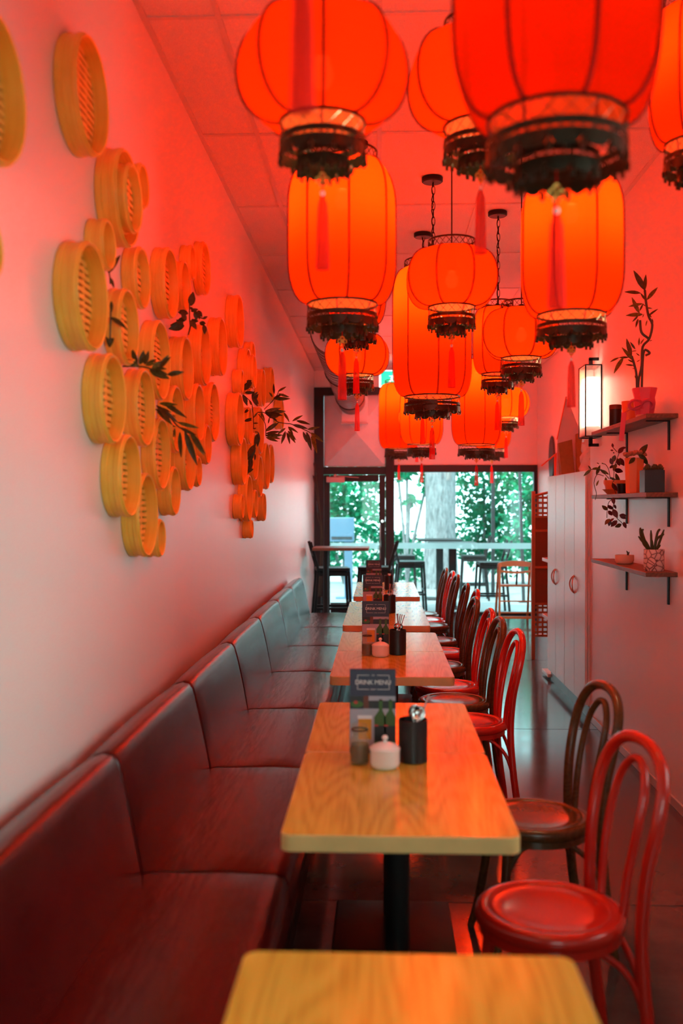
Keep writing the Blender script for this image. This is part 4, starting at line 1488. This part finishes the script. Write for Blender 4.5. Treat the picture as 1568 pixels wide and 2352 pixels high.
def spoon_mesh(bw, bl, L):
    """spoon standing on its handle end, bowl up, hollow facing +y"""
    mb = MB()
    h = L - bl
    for i in range(4):
        pass
    mb.add([(-.004, -.0008, 0), (.004, -.0008, 0), (.004, .0008, 0), (-.004, .0008, 0), (-.0028, -.0009, h * .8), (.0028, -.0009, h * .8), (.0028, .0009, h * .8), (-.0028, .0009, h * .8), (-.004, -.001, h), (.004, -.001, h), (.004, .001, h), (-.004, .001, h)],
           [(3, 2, 1, 0), (0, 1, 5, 4), (1, 2, 6, 5), (2, 3, 7, 6), (3, 0, 4, 7), (4, 5, 9, 8), (5, 6, 10, 9), (6, 7, 11, 10), (7, 4, 8, 11), (8, 9, 10, 11)])
    n, m = 14, 5
    for side in (0, 1):
        vs, fs = [(0, -bw * .55 + side * .0012, h + bl / 2 - .003)], []
        for j in range(1, m + 1):
            t_ = j / m
            for i in range(n):
                a = 2 * PI * i / n
                vs.append((bw * t_ * math.cos(a), -bw * .55 * math.sqrt(max(0, 1 - t_ * t_)) + side * .0012 * (t_ < 1), h + bl / 2 - .003 + bl / 2 * t_ * math.sin(a) + .003))
        for i in range(n):
            fs.append((0, 1 + i, 1 + (i + 1) % n))
            for j in range(1, m):
                fs.append((1 + (j - 1) * n + i, 1 + j * n + i, 1 + j * n + (i + 1) % n, 1 + (j - 1) * n + (i + 1) % n))
        mb.add(vs, fs)
    return mb


me_spoon_big = spoon_mesh(.021, .046, .175).mesh('spoon', M['steel'], angle=70)
me_spoon = spoon_mesh(.017, .040, .165).mesh('spoon', M['steel'], angle=70)
me_chop = MB().tube([(0, 0, 0), (0, 0, .215)], [.0018, .0030], 8).mesh('chopstick', M['steel'])


def stand(o, cx, cy, ang, lean, turn=0.0):
    """lean an upright tool in a cup: foot inside, resting on the far rim"""
    dx, dy = math.cos(R(ang)), math.sin(R(ang))
    foot = Vector((cx - dx * .026, cy - dy * .026, TZ + .006))
    ax = Vector((-dy, dx, 0))
    q = Matrix.Rotation(R(lean), 4, ax) @ Matrix.Rotation(R(turn), 4, 'Z')
    q.translation = foot
    o.matrix_world = q


def holder(x, y, which, spoons, chops):
    t = thing('cutlery_holder', 'black cylindrical cutlery holder on the ' + which, 'holder', (x, y, TZ), 0, 'black cutlery holders')
    obj('holder_cup', me_hold, t)
    for (lab, ang, lean, turn, big) in spoons:
        o = obj('spoon', me_spoon_big if big else me_spoon)
        tag(o, lab, 'spoon', 'spoons in the holder on the ' + which)
        stand(o, x, y, ang, lean, turn)
    for (lab, ang, lean) in chops:
        o = obj('chopstick', me_chop)
        tag(o, lab, 'chopstick', 'chopsticks in the holder on the ' + which)
        stand(o, x, y, ang, lean)


t1, t2, t3, t4 = 'table nearest the camera', 'table of the second menu', 'table of the third menu', 'last table by the window'
soy_jar(-.063, 3.065, 'glass jar half full of dark soy sauce on the nearest set table')
sugar_pot(.016, 3.02, 'white lidded sugar pot with a round knob on the nearest set table')
holder(.105, 3.10, t1, [
    ('large shiny round spoon leaning right out of the nearest black holder', 12, 18, 150, True),
    ('steel spoon behind the large round one in the nearest black holder', 60, 13, 200, True),
    ('thin curved steel spoon at the left in the nearest black holder', 120, 10, 250, False)], [
    ('silver handle rising right behind the spoons of the nearest holder', 20, 22)])
soy_jar(-.068, 5.27, 'glass jar of soy sauce before the second menu card')
sugar_pot(.003, 5.24, 'white lidded sugar pot before the second menu card')
holder(.097, 5.32, t2, [
    ('leftmost steel spoon in the holder with the many chopsticks', 165, 12, 180, False),
    ('spoon reflecting red at the centre left of the holder with the many chopsticks', 250, 9, 180, False),
    ('spoon turned back towards us right of centre in the holder with the many chopsticks', 320, 11, 10, False),
    ('rightmost steel spoon in the holder with the many chopsticks', 10, 15, 170, False)],
    [(w + ' steel chopstick of the six in the holder behind the second menu', a, l) for w, a, l in (('leftmost', 130, 9), ('second from left', 100, 6), ('third from left', 60, 8), ('third from right', 40, 12), ('second from right', 20, 14), ('rightmost', 5, 17))])
holder(.073, 7.37, t3, [
    ('steel spoon reflecting orange at the left of the holder by the third menu', 200, 11, 180, False),
    ('steel spoon at the right of the holder by the third menu', 280, 8, 170, False)],
    [(w + ' steel chopstick of the four in the holder by the third menu', a, l) for w, a, l in (('leftmost', 80, 9), ('second from left', 50, 11), ('second from right', 30, 15), ('rightmost', 10, 18))])
holder(.09, 9.42, t4, [
    ('left of the two spoons in the farthest black holder', 195, 10, 180, False),
    ('right of the two spoons in the farthest black holder', 340, 12, 160, False)], [])

# ================================================================== right wall: sconce, shelves, plants
t = thing('wall_sconce', 'lit glass box wall lamp with black edges on the right wall', 'lamp', (1.47, 6.91, 2.034))
x0, x1, y0, y1, h = -.058, .05, -.11, .11, .49
for x in (x0, x1):
    for y in (y0, y1):
        part('frame_edge', MB().box(x - .004, y - .004, 0, x + .004, y + .004, h), M['black'], t)
for z in (0, h):
    for y in (y0, y1):
        part('frame_edge', MB().box(x0, y - .004, z - .004, x1, y + .004, z + .004), M['black'], t)
    for x in (x0, x1):
        part('frame_edge', MB().box(x - .004, y0, z - .004, x + .004, y1, z + .004), M['black'], t)
for y in (y0, y1):
    part('glass_pane', MB().box(x0, y - .0015, .005, x1, y + .0015, h - .005), M['paleglass'], t)
for x in (x0, x1):
    part('glass_pane', MB().box(x - .0015, y0, .005, x + .0015, y1, h - .005), M['paleglass'], t)
part('diffuser', MB().prism(rrect(-.042, -.085, .036, .085, .01), .075, h - .08), M['lamp'], t)
part('lamp_tray', MB().box(-.045, -.09, .004, .04, .09, .07), M['white'], t)
for z, s in ((0, -1), (h, 1)):
    part('wall_arm', MB().box(-.012, -.012, z, .012, .012, z + s * .058).box(-.012, -.012, z + s * .045, .055, .012, z + s * .065), M['black'], t)

SH = [(2.03, 'top walnut wall shelf carrying the lucky bamboo'), (1.625, 'middle walnut wall shelf with the vase and trailing plant'), (1.215, 'lowest walnut wall shelf with the bowl and printed pot')]
for z, lab in SH:
    t = thing('wall_shelf', lab, 'shelf', (XR, 5.73, z), 0, 'walnut shelves on the right wall')
    part('shelf_board', MB().box(-.162, -.65, -.024, 0, .65, 0), M['shelf'], t, bevel=.002, seg=1)
    for y in (-.50, .38):
        part('shelf_bracket', MB().box(-.125, y - .012, -.030, 0, y + .012, -.0245).box(-.008, y - .012, -.18, 0, y + .012, -.0245), M['black'], t)

# lucky bamboo in a ribboned pot
a0 = Vector((1.413, 5.30, 2.032))
t = sprig('tall lucky bamboo with twisted stems on the top shelf', LV['bamboo'], LV['bamboo_stem'], .13, [ld, ld, lg], .0065, 'plant', 'lucky_bamboo', (-.6, -1, .1))
o0 = Vector(t.location)
part('plant_pot', MB().lathe([(.001, 0), (.040, 0), (.046, .09), (.050, .10), (.050, .115), (.044, .115), (.040, .10), (.001, .10)], 24, a0 - o0), M['cream'], t)
part('organza_wrap', MB().lathe([(.047, .01), (.053, .045), (.057, .075), (.053, .10), (.066, .150), (.064, .152), (.050, .101), (.054, .075), (.050, .045), (.045, .01)], 28, a0 - o0, wob=lambda k, z: 1 + .05 * math.sin(k * 1.8)), M['pink'], t)
mb = MB()
c = a0 - o0 + Vector((-.03, -.05, .06))
for sx in (-1, 1):
    pts = [c + Vector((sx * .032 * (1 - math.cos(a)), -.012 * math.sin(a), .024 * math.sin(a))) for a in [2 * PI * i / 14 for i in range(15)]]
    mb.tube(pts, .009, 6)
mb.bar(c, c + Vector((-.085, .02, -.04)), .030, .002).bar(c + Vector((-.085, .02, -.04)), c + Vector((-.100, .02, -.19)), .026, .002)
part('ribbon_bow', mb, M['pink'], t)
t = thing('flower_pot', 'orange tapered pot between the black jar and the lucky bamboo', 'pot', (1.432, 5.70, 2.031))
part('pot_body', MB().lathe([(.001, 0), (.034, 0), (.043, .125), (.039, .125), (.036, .11), (.001, .11)], 24), M['terracotta'], t)
part('soil', MB().lathe([(.001, .112), (.037, .111)], 16), M['soil'], t)
t = thing('candle_jar', 'dark glossy jar at the left end of the top shelf', 'jar', (1.425, 6.0, 2.031))
part('jar_body', MB().lathe([(.001, 0), (.034, 0), (.036, .01), (.036, .115), (.001, .115)], 24), M['pot_black'], t)
part('jar_lid', MB().lathe([(.037, .108), (.037, .132), (.034, .136), (.001, .137)], 24), M['print_brown'], t)

# middle shelf
z2 = 1.626
t = sprig('green trailing plant with long runners at the left end of the middle shelf', LV['trail_green'], LV['trail_green_stem'], .17, [ld, lg], .0020, 'plant', 'trailing_plant', (-.6, -1, .1))
o0 = Vector(t.location)
b0 = Vector((1.43, 6.03, z2)) - o0
part('saucer', MB().lathe([(.001, 0), (.045, 0), (.076, .030), (.073, .031), (.045, .005), (.001, .005)], 28, b0), M['terracotta'], t)
part('plant_pot', MB().lathe([(.001, .006), (.052, .006), (.060, .050), (.068, .066), (.068, .085), (.060, .085), (.055, .06), (.001, .058)], 28, b0), M['terracotta'], t)
t = sprig('maroon-leaved vine spilling over the edge of the middle shelf', LV['trail_red'], LV['trail_red_stem'], .31, [M['leaf_red'], M['leaf_red'], M['leaf_red'], M['leaf_olive']], .0020, 'plant', 'trailing_vine', (-.6, -1, .1))
b0 = Vector((1.425, 5.83, z2)) - Vector(t.location)
part('plant_pot', MB().lathe([(.001, 0), (.026, 0), (.034, .06), (.030, .06), (.027, .05), (.001, .05)], 20, b0), M['pot_black'], t)
t = thing('flower_vase', 'tall orange faceted vase topped with dried roses on the middle shelf', 'vase', (1.437, 5.60, z2))
part('vase_body', MB().lathe([(.001, 0), (.046, 0), (.048, .01), (.054, .20), (.050, .20), (.046, .18), (.001, .18)], 8), M['terracotta'], t, angle=20)
for rx, ry, rz in ((-.045, -.02, .215), (-.018, -.045, .222), (.012, -.030, .228), (.040, -.015, .215), (.0, .02, .225), (-.03, .02, .22)):
    mb = MB()
    mb.ball((rx, ry, rz), .016, 10, 6, .8)
    for k in range(5):
        a = 2 * PI * k / 5
        mb.tube([(rx + .019 * math.cos(a + q), ry - .004 + .019 * math.sin(a + q), rz + .004 + .006 * math.sin(q * 2)) for q in (-.5, -.2, .2, .5)], .007, 6)
    part('rose', mb, M['rose'], t)
for a, b in (((.02, -.03, .215), (.062, -.04, .275)), ((-.01, -.05, .20), (-.045, -.06, .165)), ((.01, -.05, .215), (.055, -.055, .19)), ((.045, 0, .21), (.075, .0, .16))):
    place_leaf(t, Vector(a) + t.location, Vector(b) + t.location, .26, ld, (-.6, -1, .1))
t = thing('succulent_planter', 'black square planter of succulents at the right end of the middle shelf', 'planter', (1.440, 5.25, z2))
part('planter_box', MB().box(-.052, -.052, 0, .052, .052, .118).box(-.045, -.045, .1181, .045, .045, .1185), M['pot_black'], t, bevel=.004)
part('soil', MB().box(-.044, -.044, .118, .044, .044, .122), M['soil'], t)
for rx, ry in ((-.030, -.028), (.006, -.02), (.034, -.026), (-.02, .022), (.025, .02)):
    mb = MB()
    for ring, (rr, zz, n) in enumerate(((.006, .150, 5), (.014, .142, 7), (.021, .132, 9))):
        for k in range(n):
            a = 2 * PI * k / n + ring * .4
            mb.tube([(rx + .004 * math.cos(a), ry + .004 * math.sin(a), .124), (rx + rr * .7 * math.cos(a), ry + rr * .7 * math.sin(a), zz - .008), (rx + rr * math.cos(a), ry + rr * math.sin(a), zz)], [.004, .0065, .0015], 6)
    part('rosette', mb, M['leaf_dark'], t)

# lowest shelf
z3 = 1.216
t = thing('succulent_bowl', 'shallow cream bowl with one tiny sprout on the lowest shelf', 'bowl', (1.432, 5.80, z3))
part('bowl_body', MB().lathe([(.001, 0), (.040, 0), (.046, .004), (.052, .014), (.0545, .018), (.0545, .052), (.050, .052), (.047, .04), (.001, .038)], 32), M['cream'], t)
part('soil', MB().lathe([(.001, .041), (.048, .040)], 20), M['soil'], t)
part('sprout', MB().tube([(.02, 0, .04), (.02, 0, .062), (.012, 0, .076)], [.006, .006, .002], 6).tube([(.02, 0, .05), (.028, 0, .070)], [.005, .002], 6), M['leaf_dark'], t)
c0 = Vector((1.437, 5.20, z3))
t = thing('cactus_pot', 'leaf-printed cylindrical pot with finger-like dark cactus on the lowest shelf', 'plant', tuple(c0))
part('plant_pot', MB().lathe([(.001, 0), (.050, 0), (.052, .003), (.053, .112), (.049, .112), (.046, .10), (.001, .10)], 32), M['pot_print'], t)
part('soil', MB().lathe([(.001, .102), (.047, .101)], 20), M['soil'], t)
for s_ in LV['cactus']:
    P = [Vector(s_[i:i + 3]) - c0 for i in range(0, len(s_), 3)]
    base = Vector((P[0].x * .5, P[0].y * .4, .098))
    pts = smoothpts([base] + P[1:] if len(P) > 2 else [base, P[-1]], 5)
    part('cactus_stem', MB().tube(pts, [.0065] * (len(pts) - 1) + [.003], 8), M['leaf_dark'], t)

# ================================================================== cupboards beyond the wall end
for k, (ya, lab) in enumerate(((7.2, 'white two-door cupboard at the end of the right wall, nearer one'), (8.0, 'white two-door cupboard farther from us, with little end ledges'))):
    t = thing('tall_cupboard', lab, 'cupboard', (1.76, ya + .4, 0), 0, 'white tall cupboards')
    part('carcass', MB().box(-.245, -.399, .09, .245, .399, 1.815), M['cab'], t, bevel=.002, seg=1)
    part('plinth', MB().box(-.235, -.399, 0, .245, .399, .09), M['plinth'], t)
    for s in (-1, 1):
        d = part('door', MB().box(-.265, (-.397 if s < 0 else .002), .10, -.247, (-.002 if s < 0 else .397), 1.812), M['cab'], t, bevel=.003)
        hp = [(-.267 - .024 * math.sin(PI * i / 10) ** .6, s * (.012 + .038 * math.sin(PI * i / 10)), .885 + .13 * i / 10) for i in range(11)]
        part('door_handle', MB().tube(hp, .0055, 8), M['handle'], d)
    if k == 1:
        for z in (.02, .53, 1.045):
            part('end_ledge', MB().box(-.262, .400, z, -.05, .72, z + .03), M['cab'], t, bevel=.003)
        part('end_post', MB().box(-.10, .400, 0, -.05, .70, 1.08), M['plinth'], t, bevel=.003)

# things stored on top of the cupboards
zc = 1.817
t = thing('pennant_sheet', 'pink triangular card sheet with a red edge standing on the cupboards', 'card', (1.70, 8.55, zc))
tri = [(-.175, 0), (-.165, .30), (-.10, .665), (-.075, .655), (.06, .30), (.075, 0)]
part('card_sheet', MB().prism(tri, 0, .006, 0, 'xz'), M['card_pink'], t, smooth=False)
part('red_edge', MB().bar((-.170, -.004, .31), (-.092, -.004, .68), .006, .026, up=(0, 1, .01)), M['card_orange'], t)
t = thing('paper_bag', 'brown paper bag leaning at the left end of the cupboard top', 'bag', (1.60, 8.42, zc))
part('bag_body', MB().add([(-.06, -.05, 0), (.05, -.05, 0), (.05, .06, 0), (-.06, .06, 0), (-.085, -.03, .27), (.03, -.03, .30), (.03, .03, .30), (-.085, .03, .27)], [(3, 2, 1, 0), (0, 1, 5, 4), (1, 2, 6, 5), (2, 3, 7, 6), (3, 0, 4, 7)]), M['kraft'], t, smooth=False)
part('bag_lining', MB().add([(-.083, -.028, .265), (.028, -.028, .295), (.028, .028, .295), (-.083, .028, .265)], [(0, 1, 2, 3)]), M['white'], t, smooth=False)
t = thing('paper_bag', 'smaller upright brown paper bag behind the clear plastic bag', 'bag', (1.70, 8.30, zc))
part('bag_body', MB().add([(-.05, -.035, 0), (.045, -.035, 0), (.045, .035, 0), (-.05, .035, 0), (-.055, -.03, .34), (.05, -.03, .37), (.05, .03, .37), (-.055, .03, .34)], [(3, 2, 1, 0), (0, 1, 5, 4), (1, 2, 6, 5), (2, 3, 7, 6), (3, 0, 4, 7), (4, 5, 6, 7)]), M['kraft'], t, smooth=False)
t = thing('orange_baton', 'short flat orange strip sticking out left over the cupboard end', 'strip', (1.51, 8.62, zc))
part('baton', MB().bar((-.10, 0, .085), (.03, 0, .195), .010, .030, up=(0, 1, 0.01)).bar((.02, 0, 0), (.02, 0, .185), .02), M['card_orange'], t)
for i, (x, y, sx, sy, sz, lab) in enumerate(((1.70, 7.86, .11, .17, .29, 'crumpled clear plastic bag on the cupboards, taller left one'), (1.72, 7.50, .13, .17, .22, 'lower crumpled clear plastic bag on the cupboards beside the lamp'))):
    t = thing('plastic_bag', lab, 'bag', (x, y, zc))
    rnd = random.Random(i + 3)
    n, m = 18, 9
    vs, fs = [], []
    for j in range(m + 1):
        t_ = j / m
        rr = (1.0 - .25 * t_) * (1 if j else .9)
        for k in range(n):
            a = 2 * PI * k / n
            q = rr * (1 + rnd.uniform(-.14, .14))
            vs.append((sx * q * math.cos(a), sy * q * math.sin(a), sz * t_ * (1 + rnd.uniform(-.06, .06))))
    for j in range(m):
        for k in range(n):
            fs.append((j * n + k, j * n + (k + 1) % n, (j + 1) * n + (k + 1) % n, (j + 1) * n + k))
    fs.append(tuple(range(n)))
    part('film', MB().add(vs, fs), M['plastic'], t, angle=25)
    part('knot', MB().lathe([(.07, sz * .9), (.03, sz * 1.0), (.012, sz * 1.06), (.03, sz * 1.18), (.045, sz * 1.28), (.04, sz * 1.27), (.001, sz * 1.05)], 14, wob=lambda k, z: 1 + .3 * math.sin(k * 2.1)), M['plastic'], t, angle=25)
t = tag(part('wall_plaque', MB().lathe([(.001, 0), (.16, 0), (.17, .012), (.16, .025), (.001, .025)], 28, axis='x'), M['print_dark'], None, (XF - .025, 12.75, 2.16)), 'dark oval plaque on the far right wall above the cupboard end', 'plaque')
t.scale = (1, 1.1, 1.75)

# woven screen behind the cupboards
t = thing('woven_screen', 'brown woven rattan room divider behind the white cupboards', 'screen', (1.87, 9.97, 0))
for x in (-.32, .32):
    part('screen_post', MB().box(x - .018, -.018, 0, x + .018, .018, 1.70), M['rattan_f'], t, bevel=.004)
for z in (.24, .56, .93, 1.30, 1.44):
    part('screen_rail', MB().box(-.302, -.014, z - .012, .302, .014, z + .012), M['rattan_f'], t, bevel=.003)
part('arched_rail', MB().tube(smoothpts([(-.302, 0, 1.655), (-.1, 0, 1.70), (.1, 0, 1.71), (.302, 0, 1.66)], 5), .014, 8), M['rattan_f'], t)
for z0, z1 in ((.572, .918), (.942, 1.288), (1.312, 1.428)):
    part('woven_panel', MB().box(-.302, -.006, z0, .302, .006, z1), M['rattan'], t, smooth=False)
for z0, z1 in ((.252, .548), (1.452, 1.66)):
    mb = MB()
    nx = 12
    for k in range(nx):
        x = -.302 + .604 * (k + .5) / nx
        mb.box(x - .009, -.008, z0, x + .009, -.002, z1)
    nz = int((z1 - z0) / .045)
    for k in range(nz):
        z = z0 + (z1 - z0) * (k + .5) / nz
        mb.box(-.302, .0, z - .011, .302, .006, z + .011)
    stuff(part('open_lattice', mb, M['rattan_f'], t, smooth=False))

# wooden high chair by the window
t = thing('high_chair', 'orange-brown wooden high chair standing before the rear window', 'chair', (1.78, 13.1, 0))
for s in (-1, 1):
    part('leg', MB().bar((s * .215, -.20, 0), (s * .205, -.16, .80), .028), M['beech'], t, bevel=.004)
    part('leg', MB().bar((s * .215, .24, 0), (s * .205, -.02, .78), .028), M['beech'], t, bevel=.004)


def curved_rail(z0, z1, sag, y):
    n = 10
    top, bot = [], []
    for i in range(n + 1):
        u = -1 + 2 * i / n
        top.append((.225 * u, z1 + sag * (1 - u * u)))
        bot.append((.225 * u, z0 + (sag * .4 if sag > 0 else sag) * (1 - u * u)))
    return MB().prism(top + bot[::-1], y - .012, y + .012, 0, 'xz')


part('back_rail', curved_rail(.745, .80, .03, -.16), M['beech'], t, angle=50)
part('tray_rail', curved_rail(.685, .715, -.025, -.17), M['beech'], t, angle=50)
part('crotch_strap', MB().bar((.02, -.175, .70), (.02, -.10, .50), .025, .004), M['black'], t)
part('seat_board', MB().box(-.20, -.14, .485, .20, .12, .50), M['beech'], t, bevel=.004)
for z, y in ((.505, -.178), (.30, -.188), (.15, -.195)):
    part('cross_bar', MB().bar((-.21, y, z), (.21, y, z), .016), M['beech'], t)
part('foot_board', MB().bar((-.21, -.19, .085), (.21, -.19, .085), .03, .03), M['beech'], t)

# bar table and stools by the door
t = thing('bar_table', 'brown-edged high bar table by the door at the end of the bench', 'table', (-.50, 11.85, 0))
part('tabletop', MB().prism(rrect(-.30, -.30, .37, .30, .02), 1.02, 1.052), M['shelf'], t, bevel=.002)
part('column', MB().lathe([(.001, .02), (.035, .02), (.035, 1.02), (.001, 1.02)], 16, (-.15, 0, 0)), M['black'], t)
part('base_plate', MB().box(-.35, -.2, 0, .05, .2, .02), M['black'], t, bevel=.005)


def stool_parts():
    """frame bar stool facing +x, back at -x"""
    D = []
    for s in (-1, 1):
        D.append(('leg', MB().bar((.23, s * .19, 0), (.19, s * .18, .735), .034)))
        D.append(('leg', MB().bar((-.25, s * .19, 0), (-.19, s * .18, .74), .034)))
        D.append(('back_post', MB().bar((-.19, s * .18, .74), (-.215, s * .175, .86), .034).bar((-.215, s * .175, .85), (-.285, s * .17, 1.10), .034)))
        D.append(('stretcher', MB().bar((-.235, s * .188, .27), (.215, s * .188, .27), .030)))
        D.append(('seat_rail', MB().bar((-.19, s * .18, .70), (.19, s * .18, .70), .028, .05)))
    D.append(('seat', MB().prism(rrect(-.21, -.20, .21, .20, .03), .735, .775)))
    D.append(('stretcher', MB().bar((.215, -.188, .33), (.215, .188, .33), .030)))
    D.append(('back_rest', MB().bar((-.245, -.17, .97), (-.245, .17, .97), .02, .10)))
    return [(n, m.mesh(n, M['black'], bevel=.004, seg=1)) for n, m in D]


ST = stool_parts()


def stool(x, y, z, rot, label, group):
    t = thing('bar_stool', label, 'stool', (x, y, z), R(rot), group)
    for n, me in ST:
        obj(n, me, t)


stool(-.60, 12.35, 0, 8, 'black bar stool under the indoor bar table by the left wall', 'black bar stools indoors')
stool(-.06, 12.55, 0, 176, 'black bar stool with a slanted back right of the indoor bar table', 'black bar stools indoors')

# ================================================================== terrace beyond the glass
struct('floor_terrace', MB().box(-7, YB + .14, -.2, 9, 21, -.08), M['deck'])
struct('ground_street', MB().box(-40, -30, -.35, 40, 60, -.21), M['street'])
for x, y, lab in ((1.15, 15.6, 'nearer dark high table on the terrace, right of centre'), (1.04, 17.1, 'farther dark high table on the terrace')):
    t = thing('terrace_table', lab, 'table', (x, y, -.08), 0, 'dark high tables on the terrace')
    part('tabletop', MB().prism(rrect(-.37, -.37, .37, .37, .02), 1.02, 1.05), M['black'], t, bevel=.003)
    part('column', MB().box(-.06, -.06, .02, .06, .06, 1.02), M['black'], t)
    part('base_plate', MB().box(-.22, -.22, 0, .22, .22, .02), M['black'], t, bevel=.004)
stool(.47, 15.2, -.08, 4, 'terrace bar stool nearest the door post, facing right', 'black bar stools on the terrace')
stool(.40, 17.0, -.08, 0, 'farther terrace bar stool on the left, behind the nearer one', 'black bar stools on the terrace')
stool(1.70, 15.05, -.08, 183, 'nearer terrace bar stool on the right, behind the high chair', 'black bar stools on the terrace')
stool(1.62, 17.0, -.08, 178, 'farther terrace bar stool on the right, by the tree trunk', 'black bar stools on the terrace')
t = thing('awning_post', 'slim dark upright post on the terrace right of the tree trunk', 'post', (2.02, 17.6, -.08), 0, 'dark posts on the terrace')
part('post', MB().box(-.03, -.03, 0, .03, .03, 3.2), M['frame'], t)
part('post_foot', MB().box(-.08, -.08, 0, .08, .08, .012), M['frame'], t)
t = thing('awning_post', 'slanted dark post on the terrace near the right window edge', 'post', (2.42, 16.6, -.08), 0, 'dark posts on the terrace')
part('post', MB().bar((0, 0, 0), (-.06, .25, 3.0), .05), M['frame'], t)
part('post_foot', MB().box(-.08, -.08, 0, .08, .08, .012), M['frame'], t)
t = thing('outdoor_cabinet', 'pale blue outdoor cabinet on a post seen through the door glass', 'cabinet', (-.65, 17.2, -.08))
part('cabinet_body', MB().box(-.22, -.15, 1.0, .20, .15, 1.42), M['outblue'], t, bevel=.01)
part('cabinet_slot', MB().box(-.19, -.156, 1.04, .17, -.15, 1.09), M['print_dark'], t)
part('cabinet_leg', MB().box(.03, -.06, 0, .17, .06, 1.0), M['outblue'], t, bevel=.005)
part('cabinet_foot', MB().box(-.12, -.12, 0, .22, .12, .02), M['outblue'], t)

t = thing('tree_trunk', 'thick pale tree trunk behind the rear window', 'tree', (1.20, 19.5, -.08))
part('trunk', MB().lathe([(.40, 0), (.33, .35), (.30, 1.0), (.29, 2.5), (.28, 5.2), (.27, 6.0)], 28, wob=lambda k, z: 1 + .05 * math.sin(k * 1.7 + z) + .03 * math.sin(k * 3.1 - 2 * z)), M['bark'], t)
mb = MB()
for k in range(5):
    a = k * 1.25 + .4
    mb.tube(smoothpts([(0, 0, 4.2 + .25 * k), (.6 * math.cos(a), .6 * math.sin(a), 5.0 + .2 * k), (1.6 * math.cos(a), 1.6 * math.sin(a), 5.8 + .2 * k)], 4), .07, 8)
part('branches', mb, M['bark'], t)


def crown(mb, c, rad, n, size, rnd):
    """n separate leaf blades scattered through an ellipsoid"""
    for i in range(n):
        while True:
            p = Vector((rnd.uniform(-1, 1), rnd.uniform(-1, 1), rnd.uniform(-1, 1)))
            if p.length < 1:
                break
        q = Vector((c[0] + p.x * rad[0], c[1] + p.y * rad[1], c[2] + p.z * rad[2]))
        d = Vector((rnd.gauss(0, 1), rnd.gauss(0, 1), rnd.gauss(-.5, .7))).normalized()
        s_ = d.orthogonal().normalized()
        s_ = (s_ * math.cos(i) + d.cross(s_) * math.sin(i)) * size * rnd.uniform(.25, .36)
        L = size * rnd.uniform(.7, 1.3)
        mid = q + d * L * .45
        mb.add([q, mid + s_, q + d * L, mid - s_], [(0, 1, 2, 3)])
    return mb


def shrub(label, x, y, blobs, m, size, trunk=True, name='garden_shrub'):
    rnd = random.Random(int(x * 100 + y * 7))
    t = thing(name, label, 'shrub', (x, y, -.08), 0, 'greenery beyond the terrace')
    mb = MB()
    for c, rad, n in blobs:
        crown(mb, c, rad, n, size, rnd)
    stuff(part('foliage', mb, m, t, smooth=False))
    mb = MB()
    for c, rad, n in blobs:
        pts = [(0, 0, 0), (c[0] * .3, c[1] * .3, c[2] * .4), (c[0], c[1], c[2])]
        mb.tube(smoothpts(pts, 4), .03, 6)
    part('stems', mb, M['bark'], t)
    return t


f1, f2 = M['fol1'], M['fol2']
shrub('leafy green bush filling the view through the door glass', -.75, 20.4, [((0, 0, 2.2), (.95, .6, 1.0), 1500), ((.25, .1, 1.0), (.8, .6, .9), 900), ((-.5, 0, 1.4), (.7, .5, 1.2), 700)], f1, .15)
shrub('hanging leafy branch at the upper left corner of the rear window', .55, 19.9, [((-.2, 0, 2.45), (.38, .4, .30), 260), ((.45, .1, 2.3), (.22, .4, .45), 190), ((.05, 0, 1.75), (.16, .3, .12), 45), ((.0, .0, 2.75), (.7, .4, .2), 260)], f1, .16)
shrub('low bush left of the tree trunk behind the terrace stools', .45, 21.3, [((0, 0, .75), (.5, .5, .40), 420), ((.3, 0, .3), (.5, .5, .35), 300)], f1, .13)
shrub('dense green bush right of the tree trunk', 2.2, 20.8, [((0, 0, 2.1), (.65, .6, 1.0), 1150), ((-.15, 0, 1.0), (.6, .5, .7), 520), ((.5, 0, .9), (.7, .5, .8), 600)], f2, .14)
shrub('tall climbing foliage near the right window edge', 3.25, 20.2, [((0, 0, 2.3), (.8, .6, 1.1), 1500), ((0, 0, 1.1), (.8, .6, .9), 1100)], f1, .14)
